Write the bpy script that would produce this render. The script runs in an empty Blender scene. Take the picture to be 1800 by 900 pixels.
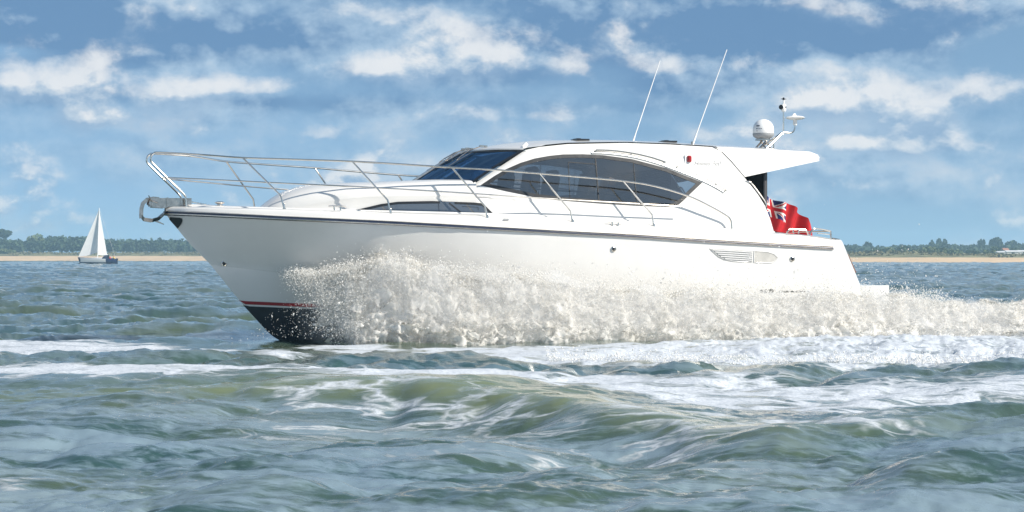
import bpy, bmesh, math, random
import numpy as np
from mathutils import Vector, Matrix

random.seed(7)
rng = np.random.default_rng(11)
sc = bpy.context.scene
col = sc.collection
R = math.radians

# ------------------------------------------------------------------ camera
cam_d = bpy.data.cameras.new('camera'); cam = bpy.data.objects.new('camera', cam_d); col.objects.link(cam)
cam.location = (0, 0, 1.45); cam.rotation_euler = (R(90), 0, 0)
cam_d.lens = 69.0; cam_d.sensor_width = 36.0; cam_d.shift_y = 2 / 1800
cam_d.clip_start = 0.1; cam_d.clip_end = 6000
sc.camera = cam

# ------------------------------------------------------------------ light
SUN_EL, SUN_AZ = 36.0, 118.0                 # azimuth clockwise from +Y (towards the right and behind the camera)
sd = bpy.data.lights.new('sun', 'SUN'); sun = bpy.data.objects.new('sun', sd); col.objects.link(sun)
sd.energy = 4.9; sd.angle = R(0.5); sd.color = (1.0, 0.93, 0.83)
sv = Vector((math.sin(R(SUN_AZ)) * math.cos(R(SUN_EL)), math.cos(R(SUN_AZ)) * math.cos(R(SUN_EL)), math.sin(R(SUN_EL))))
sun.rotation_euler = (-sv).to_track_quat('-Z', 'Y').to_euler()

sc.view_settings.view_transform = 'Standard'; sc.view_settings.look = 'None'
sc.view_settings.gamma = 1.0; sc.view_settings.use_curve_mapping = False
sc.view_settings.exposure = 0.45
sc.render.engine = 'CYCLES'
sc.cycles.use_denoising = True
sc.cycles.max_bounces = 12; sc.cycles.diffuse_bounces = 8;  sc.cycles.transparent_max_bounces = 16
sc.cycles.volume_bounces = 3

# ------------------------------------------------------------------ world: Nishita sky with cumulus in directions of the sky
class NT:
    """small wrapper that writes node trees"""
    def __init__(s, tree): s.t = tree
    def n(s, typ, **kw):
        nd = s.t.nodes.new(typ)
        for k, v in kw.items():
            if k.startswith('i_'): nd.inputs[k[2:].replace('_', ' ')].default_value = v
            else: setattr(nd, k, v)
        return nd
    def l(s, a, b): s.t.links.new(a, b)
    def val(s, x, sock):
        if isinstance(x, (int, float)): sock.default_value = x
        else: s.l(x, sock)
    def m(s, op, a, b=0.0, c=None, clamp=False):
        nd = s.n('ShaderNodeMath', operation=op); nd.use_clamp = clamp
        s.val(a, nd.inputs[0]); s.val(b, nd.inputs[1])
        if c is not None: s.val(c, nd.inputs[2])
        return nd.outputs[0]
    def vm(s, op, a, b=None):
        nd = s.n('ShaderNodeVectorMath', operation=op)
        for i, x in enumerate((a, b)):
            if x is None: continue
            if isinstance(x, tuple): nd.inputs[i].default_value = x
            else: s.l(x, nd.inputs[i])
        return nd.outputs[0]
    def noise(s, vec, scale, detail=4, rough=.55, dist=0.0, lac=2.0):
        nd = s.n('ShaderNodeTexNoise'); s.l(vec, nd.inputs['Vector'])
        nd.inputs['Scale'].default_value = scale; nd.inputs['Detail'].default_value = detail
        nd.inputs['Roughness'].default_value = rough; nd.inputs['Distortion'].default_value = dist
        nd.inputs['Lacunarity'].default_value = lac
        return nd.outputs['Fac']
    def smooth(s, x, a, b):
        nd = s.n('ShaderNodeMapRange', interpolation_type='SMOOTHSTEP')
        s.val(x, nd.inputs['Value']); nd.inputs['From Min'].default_value = a; nd.inputs['From Max'].default_value = b
        return nd.outputs['Result']
    def mix(s, f, a, b):
        nd = s.n('ShaderNodeMix', data_type='RGBA'); s.val(f, nd.inputs[0])
        for x, sock in ((a, nd.inputs[6]), (b, nd.inputs[7])):
            if isinstance(x, tuple): sock.default_value = (*x, 1) if len(x) == 3 else x
            else: s.l(x, sock)
        return nd.outputs[2]

w = bpy.data.worlds.new('World'); sc.world = w; w.use_nodes = True
w.node_tree.nodes.clear(); T = NT(w.node_tree)
dirv = T.n('ShaderNodeTexCoord').outputs['Generated']
sky = T.n('ShaderNodeTexSky', sky_type='NISHITA'); sky.sun_disc = False
sky.sun_elevation = R(SUN_EL); sky.sun_rotation = R(SUN_AZ)
sky.air_density = 0.9; sky.dust_density = 0.25; sky.ozone_density = 2.5
lift = T.vm('ADD', T.vm('MULTIPLY', dirv, (1, 1, 1.0)), (0, 0, 0.19))
T.l(lift, sky.inputs['Vector'])
sep = T.n('ShaderNodeSeparateXYZ'); T.l(dirv, sep.inputs[0])
az = T.m('ARCTAN2', sep.outputs[0], sep.outputs[1]); el = sep.outputs[2]

def bump(cx, cy, rx, ry, amp, dz=0.0):
    """one gaussian cloud body at a bearing and a height above the horizon (1/3450 radian units)"""
    a = T.m('DIVIDE', T.m('SUBTRACT', az, (cx - 900) / 3450), rx / 3450)
    e = T.m('DIVIDE', T.m('SUBTRACT', T.m('ADD', el, dz), (452 - cy) / 3450), ry / 3450)
    q = T.m('ADD', T.m('MULTIPLY', a, a), T.m('MULTIPLY', e, e))
    return T.m('MULTIPLY', T.m('EXPONENT', T.m('MULTIPLY', q, -1.0)), amp)
def total(lst):
    r = lst[0]
    for x in lst[1:]: r = T.m('ADD', r, x)
    return r
DARK = [(230, 70, 330, 40, .75), (1400, 62, 330, 44, .75), (1080, 60, 200, 36, .5), (20, 15, 240, 24, .5), (1000, -40, 900, 50, .4), (120, 176, 130, 18, .30), (860, 134, 120, 20, .34),
        (1590, 236, 100, 14, .26), (620, 190, 220, 22, .24), (1250, 150, 170, 26, .34), (440, 182, 140, 12, .2), (1020, 190, 200, 16, .2)]
CLEAR = [(1745, 95, 70, 40, -.7), (20, 100, 90, 12, -.3), (330, 245, 400, 14, -.10), (1250, 205, 80, 18, -.2), (760, 262, 200, 20, -.10), (330, 345, 400, 36, -.14), (1580, 385, 300, 36, -.14), (900, 405, 1500, 46, -.14)]
HEAP = [(785, 92, 95, 62, .62), (885, 108, 60, 36, .44), (85, 148, 105, 46, .62), (165, 150, 44, 36, .40), (455, 152, 90, 22, .50), (330, 158, 90, 18, .34), (1588, 196, 74, 44, .62), (1432, 186, 62, 34, .52), (1735, 168, 62, 30, .52),
        (1010, 128, 46, 36, .52), (240, 200, 70, 30, .40), (655, 124, 54, 26, .42), (565, 232, 50, 16, .42), (140, 214, 50, 22, .38), (1330, 118, 60, 26, .38), (1180, 120, 90, 18, .34), (985, 205, 70, 18, .38),
        (1240, 238, 46, 14, .32), (1560, 262, 80, 18, .38), (1480, 252, 40, 16, .34), (1700, 262, 60, 16, .34), (660, 26, 90, 24, .34), (1560, 28, 110, 30, .38), (1390, 12, 60, 22, .34), (870, 205, 60, 18, .32), (60, 288, 70, 12, .34), (1500, 325, 50, 12, .3)]
low = T.m('SUBTRACT', .75, T.m('MULTIPLY', T.smooth(el, .03, .095), .5))
def fields(off):
    p = T.vm('MULTIPLY', T.vm('ADD', dirv, off), (1, 1, 1.5))
    return T.noise(p, 10.5, 9, .54, .08), T.noise(T.vm('ADD', p, (3.1, 0, 1.7)), 30.0, 9, .58, .12), T.noise(T.vm('ADD', p, (1.1, 0, 5.7)), 21.0, 6, .55, .1)
n1, n2, n3 = fields((0, 0, 0)); u1, u2, u3 = fields((.0035, 0, .0065))
dk = total([bump(*b) for b in DARK]); cl = total([bump(*b) for b in CLEAR])
highfade = T.m('SUBTRACT', 1.0, T.m('MULTIPLY', T.smooth(el, .22, .55), .7))
# layer one: soft grey-blue veils and banks
dens = T.m('ADD', T.m('ADD', n1, T.m('MULTIPLY', T.m('SUBTRACT', n2, .5), .34)), T.m('ADD', T.m('MULTIPLY', dk, .8), cl))
mask = T.m('MULTIPLY', T.smooth(dens, .22, .72), highfade)
lit = T.m('SUBTRACT', T.m('ADD', .40, T.m('ADD', T.m('MULTIPLY', T.m('SUBTRACT', n1, u1), 2.4), T.m('ADD', T.m('MULTIPLY', T.m('SUBTRACT', n2, u2), 1.2), T.m('MULTIPLY', T.m('SUBTRACT', n1, .5), .8)))), T.m('MULTIPLY', dk, .9))
ramp = T.n('ShaderNodeValToRGB'); T.l(lit, ramp.inputs[0])
cr = ramp.color_ramp; cr.interpolation = 'LINEAR'
cr.elements[0].position = 0.0; cr.elements[0].color = (.100, .200, .355, 1)
cr.elements[1].position = 1.0; cr.elements[1].color = (.58, .605, .63, 1)
e_ = cr.elements.new(.42); e_.color = (.325, .435, .555, 1)
# layer two: heaped cumulus with lit tops and grey-blue feet, small ones low down
hp_ = T.m('MAXIMUM', total([bump(b[0], b[1], b[2] * 1.25, b[3] * 1.2, b[4]) for b in HEAP]), T.m('MULTIPLY', T.smooth(n3, .42, .78), low))
hu_ = T.m('MAXIMUM', total([bump(b[0], b[1], b[2] * 1.25, b[3] * 1.2, b[4], dz=.0085) for b in HEAP]), T.m('MULTIPLY', T.smooth(u3, .42, .78), low))
d2 = T.m('ADD', hp_, T.m('ADD', T.m('MULTIPLY', T.m('SUBTRACT', n2, .5), 1.7), T.m('MULTIPLY', T.m('SUBTRACT', n1, .5), 1.1)))
mask2 = T.m('MULTIPLY', T.smooth(d2, .12, .70), highfade)
lit2 = T.m('ADD', T.m('ADD', .36, T.m('MULTIPLY', T.m('SUBTRACT', hp_, hu_), 3.2)), T.m('ADD', T.m('MULTIPLY', T.m('SUBTRACT', n2, u2), 4.2), T.m('MULTIPLY', T.m('SUBTRACT', d2, .4), .45)))
ramp2 = T.n('ShaderNodeValToRGB'); T.l(lit2, ramp2.inputs[0]); c2_ = ramp2.color_ramp
c2_.elements[0].position = .05; c2_.elements[0].color = (.23, .335, .475, 1)
c2_.elements[1].position = 1.0; c2_.elements[1].color = (.655, .655, .66, 1)
e_ = c2_.elements.new(.5); e_.color = (.40, .475, .56, 1)
skyc = T.vm('MULTIPLY', sky.outputs[0], (1.16, 1.20, 1.08))
final = T.mix(T.m('MULTIPLY', mask, .9), skyc, T.vm('MULTIPLY', ramp.outputs[0], (10, 10, 10)))
final = T.mix(T.m('MULTIPLY', mask2, .85), final, T.vm('MULTIPLY', ramp2.outputs[0], (10, 10, 10)))
bg = T.n('ShaderNodeBackground'); T.l(final, bg.inputs['Color']); bg.inputs['Strength'].default_value = 0.1
out = T.n('ShaderNodeOutputWorld'); T.l(bg.outputs[0], out.inputs['Surface'])

# ------------------------------------------------------------------ helpers
def tag(o, label=None, cat=None, group=None, kind=None):
    for k, v in (('label', label), ('category', cat), ('group', group), ('kind', kind)):
        if v: o[k] = v
    return o
def empty(name, loc, rz=0.0):
    o = bpy.data.objects.new(name, None); col.objects.link(o)
    o.location = loc; o.rotation_euler = (0, 0, rz); o.empty_display_size = .2
    return o
class MB:
    """collects shapes and links them as one mesh object"""
    def __init__(s): s.v = []; s.f = []; s.mi = []
    def add(s, v, f, mi=0):
        k = len(s.v); s.v += [tuple(map(float, p)) for p in v]; s.f += [tuple(i + k for i in q) for q in f]; s.mi += [mi] * len(f)
        return s
    def box(s, c, d, rot=None, mi=0):
        v = []
        for i in (-1, 1):
            for j in (-1, 1):
                for k in (-1, 1):
                    p = Vector((i * d[0] / 2, j * d[1] / 2, k * d[2] / 2))
                    if rot is not None: p = rot @ p
                    v.append(Vector(c) + p)
        return s.add(v, [(0, 1, 3, 2), (4, 6, 7, 5), (0, 4, 5, 1), (2, 3, 7, 6), (0, 2, 6, 4), (1, 5, 7, 3)], mi)
    def tube(s, pts, r, seg=8, smooth=0, mi=0):
        P = [Vector(p) for p in pts]
        if smooth:
            Q = []
            for i in range(len(P) - 1):
                a, b, c, d = P[max(0, i - 1)], P[i], P[i + 1], P[min(len(P) - 1, i + 2)]
                for k in range(smooth):
                    t = k / smooth
                    Q.append(.5 * ((2 * b) + (c - a) * t + (2 * a - 5 * b + 4 * c - d) * t * t + (3 * b - a - 3 * c + d) * t ** 3))
            P = Q + [P[-1]]
        v = []; f = []
        up = None
        for i, p in enumerate(P):
            t = (P[min(i + 1, len(P) - 1)] - P[max(i - 1, 0)]).normalized()
            if up is None: up = Vector((0, 0, 1)) if abs(t.z) < .9 else Vector((0, 1, 0))
            sx = t.cross(up).normalized(); up = sx.cross(t).normalized()
            rr = r[i * (len(r) - 1) // max(1, len(P) - 1)] if isinstance(r, (list, tuple)) else r
            for k in range(seg):
                a = 2 * math.pi * k / seg
                v.append(p + sx * math.cos(a) * rr + up * math.sin(a) * rr)
        n = len(P)
        for i in range(n - 1):
            for k in range(seg):
                f.append((i * seg + k, i * seg + (k + 1) % seg, (i + 1) * seg + (k + 1) % seg, (i + 1) * seg + k))
        f.append(tuple(reversed(range(seg)))); f.append(tuple((n - 1) * seg + k for k in range(seg)))
        return s.add(v, f, mi)
    def lathe(s, prof, c=(0, 0, 0), seg=24, rot=None, mi=0):
        v = []; f = []
        for r, z in prof:
            for k in range(seg):
                a = 2 * math.pi * k / seg
                p = Vector((r * math.cos(a), r * math.sin(a), z))
                if rot is not None: p = rot @ p
                v.append(Vector(c) + p)
        for i in range(len(prof) - 1):
            for k in range(seg):
                f.append((i * seg + k, i * seg + (k + 1) % seg, (i + 1) * seg + (k + 1) % seg, (i + 1) * seg + k))
        f.append(tuple(reversed(range(seg)))); f.append(tuple((len(prof) - 1) * seg + k for k in range(seg)))
        return s.add(v, f, mi)
    def grid(s, rows, flip=False, closed=False, mi=0):
        """rows: list of equally long lists of points"""
        nr, nc = len(rows), len(rows[0])
        v = [p for r in rows for p in r]; f = []
        for i in range(nr - 1):
            for j in range(nc - (0 if closed else 1)):
                a, b = i * nc + j, i * nc + (j + 1) % nc
                c, d = (i + 1) * nc + (j + 1) % nc, (i + 1) * nc + j
                f.append((a, d, c, b) if flip else (a, b, c, d))
        return s.add(v, f, mi)
    def mirror(s):
        n = len(s.v); m = MB(); m.v = [(x, -y, z) for x, y, z in s.v]; m.f = [tuple(reversed(q)) for q in s.f]; m.mi = list(s.mi)
        return m
    def build(s, name, mat, parent=None, smooth=True, sharp=35, label=None, weld=True):
        me = bpy.data.meshes.new(name); me.from_pydata(s.v, [], s.f)
        for m in (mat if isinstance(mat, (list, tuple)) else [mat]): me.materials.append(m)
        if any(s.mi): me.polygons.foreach_set('material_index', s.mi)
        if weld:
            bm = bmesh.new(); bm.from_mesh(me); bmesh.ops.remove_doubles(bm, verts=bm.verts, dist=1e-5)
            bmesh.ops.recalc_face_normals(bm, faces=bm.faces)
            bm.to_mesh(me); bm.free()
        if smooth:
            me.polygons.foreach_set('use_smooth', [True] * len(me.polygons))
            me.set_sharp_from_angle(angle=R(sharp))
        o = bpy.data.objects.new(name, me); col.objects.link(o)
        if parent: o.parent = parent
        if label: o['label'] = label
        return o
def ip(x, tab): return float(np.interp(x, tab[0], tab[1]))
def xy(tab): return [p[0] for p in tab], [p[1] for p in tab]

def material(name, base, rough=.5, metal=0.0, **kw):
    m = bpy.data.materials.new(name); m.use_nodes = True
    p = m.node_tree.nodes['Principled BSDF']
    p.inputs['Base Color'].default_value = (*base, 1); p.inputs['Roughness'].default_value = rough; p.inputs['Metallic'].default_value = metal
    for k, v in kw.items(): p.inputs[k.replace('_', ' ')].default_value = v
    return m
def vary(m, scale, amount, rough_amount=0.0, bump=0.0, coord='Object', detail=5):
    """breaks up a plain material with procedural noise (dirt, wear, unevenness of the stuff itself)"""
    t = NT(m.node_tree); p = m.node_tree.nodes['Principled BSDF']
    c = t.n('ShaderNodeTexCoord').outputs[coord]
    n = t.noise(c, scale, detail, .6)
    base = tuple(p.inputs['Base Color'].default_value[:3])
    lo = tuple(x * (1 - amount) for x in base); hi = tuple(min(1, x * (1 + amount * .6)) for x in base)
    t.l(t.mix(t.smooth(n, .3, .7), lo, hi), p.inputs['Base Color'])
    if rough_amount:
        r = p.inputs['Roughness'].default_value
        t.l(t.m('ADD', t.m('MULTIPLY', n, rough_amount), r - rough_amount / 2), p.inputs['Roughness'])
    if bump:
        b = t.n('ShaderNodeBump'); b.inputs['Strength'].default_value = bump; b.inputs['Distance'].default_value = .02
        t.l(n, b.inputs['Height']); t.l(b.outputs[0], p.inputs['Normal'])
    return m
M = {}
M['gel'] = vary(material('gelcoat', (.70, .693, .672), .22, Coat_Weight=.5, Coat_Roughness=.05), 1.3, .03, .08)
M['gel2'] = vary(material('nonskid_gelcoat', (.62, .62, .60), .6), 30, .06, 0, .15)
M['steel'] = vary(material('stainless_steel', (.80, .74, .66), .16, 1.0), 9, .08, .1)
M['worn_steel'] = vary(material('worn_steel', (.50, .45, .40), .22, 1.0), 9, .25, .15)
M['navy'] = vary(material('navy_rubber', (.018, .026, .06), .3), 12, .2, .15)
M['black'] = vary(material('black_trim', (.012, .013, .015), .3), 10, .2, .15)
M['antifoul'] = vary(material('antifouling', (.008, .014, .022), .35), 6, .35, .2)
M['red'] = vary(material('red_stripe_paint', (.27, .012, .018), .3), 8, .15, .1)
M['grey'] = vary(material('grey_plastic', (.30, .31, .32), .5), 20, .1)
M['shade_grey'] = vary(material('shade_grey_trim', (.52, .53, .52), .38, .85), 12, .1)
M['white'] = vary(material('white_plastic', (.80, .80, .79), .35), 14, .03, .1)
M['beige'] = vary(material('beige_upholstery', (.42, .38, .32), .8), 25, .12, 0, .2)
M['wood'] = vary(material('varnished_wood', (.16, .075, .03), .35), 12, .3, .1)
M['dark_in'] = vary(material('dark_interior', (.05, .05, .055), .7), 8, .2)
M['blind'] = vary(material('window_blind', (.45, .42, .36), .8), 18, .1)
M['redlens'] = material('red_lens', (.35, .008, .01), .12, Coat_Weight=.6)
M['lettering'] = material('silver_lettering', (.50, .50, .50), .4)
M['hull_blue'] = vary(material('blue_hull_paint', (.01, .022, .10), .3), 2, .15)
M['sail'] = vary(material('sailcloth', (.88, .88, .86), .8), 1.2, .05)
def thin(m, amount):
    """lets light through a cloth"""
    t = NT(m.node_tree); p = m.node_tree.nodes['Principled BSDF']; o = m.node_tree.nodes['Material Output']
    tl = t.n('ShaderNodeBsdfTranslucent'); tl.inputs[0].default_value = p.inputs['Base Color'].default_value
    mx = t.n('ShaderNodeMixShader'); mx.inputs[0].default_value = amount; t.l(p.outputs[0], mx.inputs[1]); t.l(tl.outputs[0], mx.inputs[2]); t.l(mx.outputs[0], o.inputs[0])
thin(M['sail'], .35)
def glass(name, tint, ior=1.9, spec=(1, 1, 1)):
    m = bpy.data.materials.new(name); m.use_nodes = True; m.node_tree.nodes.clear(); t = NT(m.node_tree)
    tr = t.n('ShaderNodeBsdfTransparent'); tr.inputs[0].default_value = (*tint, 1)
    gl = t.n('ShaderNodeBsdfGlossy'); gl.inputs['Roughness'].default_value = .015; gl.inputs[0].default_value = (*spec, 1)
    c = t.n('ShaderNodeTexCoord').outputs['Object']
    b = t.n('ShaderNodeBump'); b.inputs['Strength'].default_value = .06; b.inputs['Distance'].default_value = .02
    t.l(t.noise(c, 1.6, 2), b.inputs['Height']); t.l(b.outputs[0], gl.inputs['Normal'])
    fr = t.n('ShaderNodeFresnel'); fr.inputs[0].default_value = ior
    mx = t.n('ShaderNodeMixShader'); t.l(fr.outputs[0], mx.inputs[0]); t.l(tr.outputs[0], mx.inputs[1]); t.l(gl.outputs[0], mx.inputs[2])
    o = t.n('ShaderNodeOutputMaterial'); t.l(mx.outputs[0], o.inputs[0])
    return m
M['glass'] = glass('tinted_glass', (.44, .46, .48), 2.4)
M['wglass'] = glass('windscreen_glass', (.06, .13, .24), 2.9, (.42, .70, 1))

# ------------------------------------------------------------------ sea
def ocean_tile(N, L, lo, hi, slope, seed, wdir, spread):
    """random sea surface on a periodic tile: height and sideways shift, unit rms height"""
    g = np.random.default_rng(seed)
    k1 = np.fft.fftfreq(N, L / N) * 2 * np.pi
    kx, ky = np.meshgrid(k1, k1, indexing='ij'); k = np.hypot(kx, ky); k[0, 0] = 1e9
    lam = 2 * np.pi / k
    A = k ** (-slope) * np.exp(-(lam / hi) ** 4) * np.exp(-(lo / lam) ** 4)
    c = (kx * math.cos(wdir) + ky * math.sin(wdir)) / k
    A *= (spread + (1 - spread) * np.abs(c) ** 2.0)
    A[0, 0] = 0
    H = A * (g.normal(size=(N, N)) + 1j * g.normal(size=(N, N)))
    h = np.real(np.fft.ifft2(H)); dx = np.real(np.fft.ifft2(-1j * kx / k * H)); dy = np.real(np.fft.ifft2(-1j * ky / k * H))
    s = h.std()
    return [(a / s).astype(np.float32) for a in (h, dx, dy)] + [L]
def samp(tile, X, Y, ch):
    a = tile[ch]; L = tile[3]; N = a.shape[0]
    u = (X / L * N) % N; v = (Y / L * N) % N
    i = u.astype(np.int32) % N; j = v.astype(np.int32) % N; fu = (u - np.floor(u)).astype(np.float32); fv = (v - np.floor(v)).astype(np.float32)
    i1 = (i + 1) % N; j1 = (j + 1) % N
    return a[i, j] * (1 - fu) * (1 - fv) + a[i1, j] * fu * (1 - fv) + a[i, j1] * (1 - fu) * fv + a[i1, j1] * fu * fv
WD = R(-62)
T1 = ocean_tile(512, 71.0, 1.6, 9.0, 2.1, 3, WD, .12)
T2 = ocean_tile(512, 19.0, .35, 2.6, 2.0, 5, WD + .3, .2)
T3 = ocean_tile(512, 5.3, .07, .55, 1.9, 9, WD - .2, .35)

def band(X, Y, near, far, edge):
    yn = np.interp(X, *xy(near)); yf = np.interp(X, *xy(far))
    x0 = max(near[0][0], far[0][0]); x1 = min(near[-1][0], far[-1][0])
    s = lambda t: np.clip(t, 0, 1) ** 2 * (3 - 2 * np.clip(t, 0, 1))
    return s((Y - yn) / edge + .5) * s((yf - Y) / edge + .5) * s((X - x0) / 1.2 + .5) * s((x1 - X) / 1.2 + .5)
FOAM = [  # strength, softness of the edges, near edge, far edge (metres on the water)
 (.70, 2.0, [(-11.5, 28.6), (-9.01, 28.9), (-6.51, 29.3), (-4.89, 29.6), (-3.73, 28.59), (-2.77, 28.1)], [(-11.5, 33.9), (-10.29, 33.6), (-7.2, 32.9), (-5.26, 31.86), (-3.95, 30.32), (-2.9, 29.43)]),
 (.72, 2.2, [(-8.5, 21.6), (-5.19, 21.4), (-4.45, 21.2), (-3.76, 21.6), (-3.03, 22.0), (-2.02, 22.0), (-0.61, 20.6), (0.56, 19.48)], [(-8.5, 26.0), (-6.15, 26.9), (-5.16, 25.9), (-4.2, 25.42), (-3.35, 25.69), (-2.23, 25.69), (-0.73, 25.03), (0.69, 23.79)]),
 (.62, 1.2, [(-3.62, 31.27), (-2.97, 30.14), (-1.63, 28.1), (-0.39, 27.19), (0.77, 26.61)], [(-4.03, 34.74), (-3.24, 32.91), (-1.79, 31.5), (0.91, 31.27)]),
 (.70, 2.2, [(-0.6, 27.79), (0.77, 26.61), (2.22, 25.52), (3.57, 24.64), (4.26, 24.52), (5.49, 25.27), (9.5, 26.5)], [(-0.6, 31.2), (0.91, 31.6), (2.77, 32.2), (4.9, 33.8), (7.25, 35.73), (14, 36.5)]),
 (.60, 2.4, [(-1.69, 19.48), (0.56, 19.48), (1.6, 18.37), (3.08, 17.69), (7.5, 17.07)], [(-2.23, 25.69), (0.71, 24.39), (2.07, 23.79), (4.0, 23.0), (9.0, 24.4)]),
 (.40, 1.6, [(-2.6, 15.81), (-1.83, 15.81), (-0.9, 15.54), (-0.21, 14.55), (0.8, 13.88)], [(-2.6, 19.5), (-2.3, 20.7), (-1.8, 20.7), (-0.81, 19.97), (0.0, 18.36), (0.8, 16.4)]),
 (.46, 1.0, [(-1.36, 13.78), (0.0, 13.9), (0.83, 14.25)], [(-1.39, 14.13), (0.0, 14.58), (0.86, 14.8)]),
 (.44, 1.0, [(0.42, 14.38), (1.4, 13.78), (2.43, 15.25), (3.43, 14.8)], [(0.54, 18.67), (1.56, 17.99), (2.72, 17.07), (3.96, 17.07)]),
 (.50, .4, [(-3.64, 11.97), (-2.96, 12.14), (-2.73, 12.57)], [(-3.87, 12.73), (-3.16, 12.96), (-2.84, 13.06)]),
]
CREST = [(-7, 18.6), (-4.6, 18.9), (-3.25, 19.3), (-2.64, 19.5), (-2.0, 19.6), (-1.12, 19.3), (-.26, 18.5), (.24, 17.8), (.8, 16.9), (1.5, 15.6), (2.6, 14.2)]
CAMP = [(-7, .03), (-4.8, .14), (-3.2, .21), (-2.2, .25), (-1.0, .26), (0, .24), (.8, .19), (1.6, .11), (2.6, .0)]
CREST2 = [(1.2, 14.4), (2.2, 15.2), (3.2, 15.9), (4.5, 16.3)]
CAMP2 = [(1.0, 0), (1.8, .10), (2.8, .16), (3.8, .12), (5, .04)]
def ridge(X, Y, crest, amp, wn, wf):
    d = Y - np.interp(X, *xy(crest)); a = np.interp(X, *xy(amp), left=0, right=0)
    return a * np.where(d < 0, np.exp(-(d / wn) ** 2), np.exp(-(d / wf) ** 2)) - .35 * a * np.exp(-((d + 2.4 * wn) / (1.3 * wn)) ** 2)
PSI = R(20); BX0, BY0 = -5.835, 33.0
def to_boat(X, Y):
    c, s = math.cos(PSI), math.sin(PSI)
    return c * (X - BX0) + s * (Y - BY0), -s * (X - BX0) + c * (Y - BY0)
def sea_surface(X, Y, fine=True):
    """height and sideways shift of the water and its foam cover at a point on the plane"""
    X = X.astype(np.float64); Y = Y.astype(np.float64)
    d = np.hypot(X, Y)
    foam = np.zeros_like(X)
    for s_, e_, n_, f_ in FOAM: foam = np.maximum(foam, s_ * band(X, Y, n_, f_, e_))
    gust = .75 + .25 * np.sin(X * .11 + 1.3) * np.sin(Y * .07)
    calm = np.clip((d - 6) / 20, .62, 1.0)            # long smooth swell close by, chop further out
    a1 = .105 * gust * np.clip((d - 6) / 14, .45, 1); a2 = .056 * gust * calm; a3 = .0140 * calm * np.clip(1.6 - d / 90, .25, 1)
    wet = 1 - .55 * np.clip(foam, 0, 1)
    h = a1 * samp(T1, X, Y, 0) + a2 * wet * samp(T2, X, Y, 0) + a3 * wet * samp(T3, X, Y, 0)
    dx = .9 * (a1 * samp(T1, X, Y, 1) + a2 * samp(T2, X, Y, 1)); dy = .9 * (a1 * samp(T1, X, Y, 2) + a2 * samp(T2, X, Y, 2))
    bx, by = to_boat(X, Y)
    near_boat = np.exp(-np.clip(np.abs(by) - 3.4, 0, 99) ** 2 / 3.0) * np.exp(-np.clip(.5 - bx, 0, 99) ** 2 / 3)
    h = h * (1 - .6 * near_boat)
    jag = .05 * samp(T2, X * 1.7, Y * .6, 1)
    wk = 1 - .6 * np.clip(foam * 1.2 - .1, 0, 1); h = h * wk; dx = dx * wk; dy = dy * wk
    rg = ridge(X, Y + jag, CREST, CAMP, .95, 2.6); rg2 = ridge(X, Y + jag, CREST2, CAMP2, .9, 2.0)
    h = h * (1 - .5 * np.clip(rg * 5, 0, 1)) + rg + rg2
    film = np.clip(1 - 9 * np.clip(rg, 0, 1) - 5 * np.clip(rg2, 0, 1), 0, 1) * np.clip((34 - d) / 14, 0, 1)
    # turned-over wash of the wake, right of the boat
    c2 = band(X, Y, FOAM[3][2], FOAM[3][3], 2.2)
    lump = .5 + .5 * samp(T2, X * 1.9 + 3, Y * 1.9, 1)
    h += c2 * np.clip((X + .5) / 5, 0, 1) * (.05 + .04 * np.clip(lump, -1, 2) + .018 * samp(T3, X * 1.3, Y * 1.3, 1))
    h += .010 * np.clip(foam - .35, 0, 1) * samp(T3, X * .7, Y * .7, 1)
    # hollow and rising water along the hull, then the wake behind the transom
    h += .07 * band(X, Y, FOAM[1][2], FOAM[1][3], 3.0)
    crest_light = np.clip(4.5 * np.clip(rg, 0, 1) + 3 * np.clip(rg2, 0, 1), 0, 1) ** 1.2
    return h, dx, dy, foam, film, crest_light
def sea_mesh():
    # rays from the foreground: dense in front, sparse behind, rows close together near the camera
    a = list(np.arange(-17.5, 17.5, .036)); step = .05; x = 17.5
    right = []
    while x < 179.5:
        right.append(x); x += step; step = min(step * 1.07, 3.0)
    ang = np.radians(np.array([-v for v in reversed(right)] + a + right))
    r = [3.0]
    while r[-1] < 1500:
        q = r[-1]
        if q < 9: st = .10
        elif q < 130: st = min(max(q * q / 5000 * .95, .022), .34 if q < 60 else .34 + (q - 60) * .006)
        else: st = .76 * (q / 130) ** 1.25
        r.append(q + st)
    r = np.array(r)
    A, Rr = np.meshgrid(ang, r)
    X = np.sin(A) * Rr; Y = np.cos(A) * Rr
    h, dx, dy, foam, film, crest_light = sea_surface(X, Y)
    far = np.clip(1 - (Rr - 500) / 700, 0.0, 1)
    h = h * far; dx *= far; dy *= far
    nr, na = X.shape
    V = np.stack([X + dx, Y + dy, h], -1).reshape(-1, 3).astype(np.float32)
    i = np.arange(nr - 1)[:, None] * na; j = np.arange(na - 1)[None, :]
    q = np.stack([i + j, i + j + 1, i + na + j + 1, i + na + j], -1).reshape(-1, 4)
    close = np.stack([np.arange(nr - 1) * na + na - 1, np.arange(nr - 1) * na, (np.arange(nr - 1) + 1) * na, (np.arange(nr - 1) + 1) * na + na - 1], -1)
    q = np.concatenate([q, close]).astype(np.int32)[:, ::-1]
    return V, q, foam.reshape(-1).astype(np.float32), film.reshape(-1).astype(np.float32), crest_light.reshape(-1).astype(np.float32)
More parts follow.
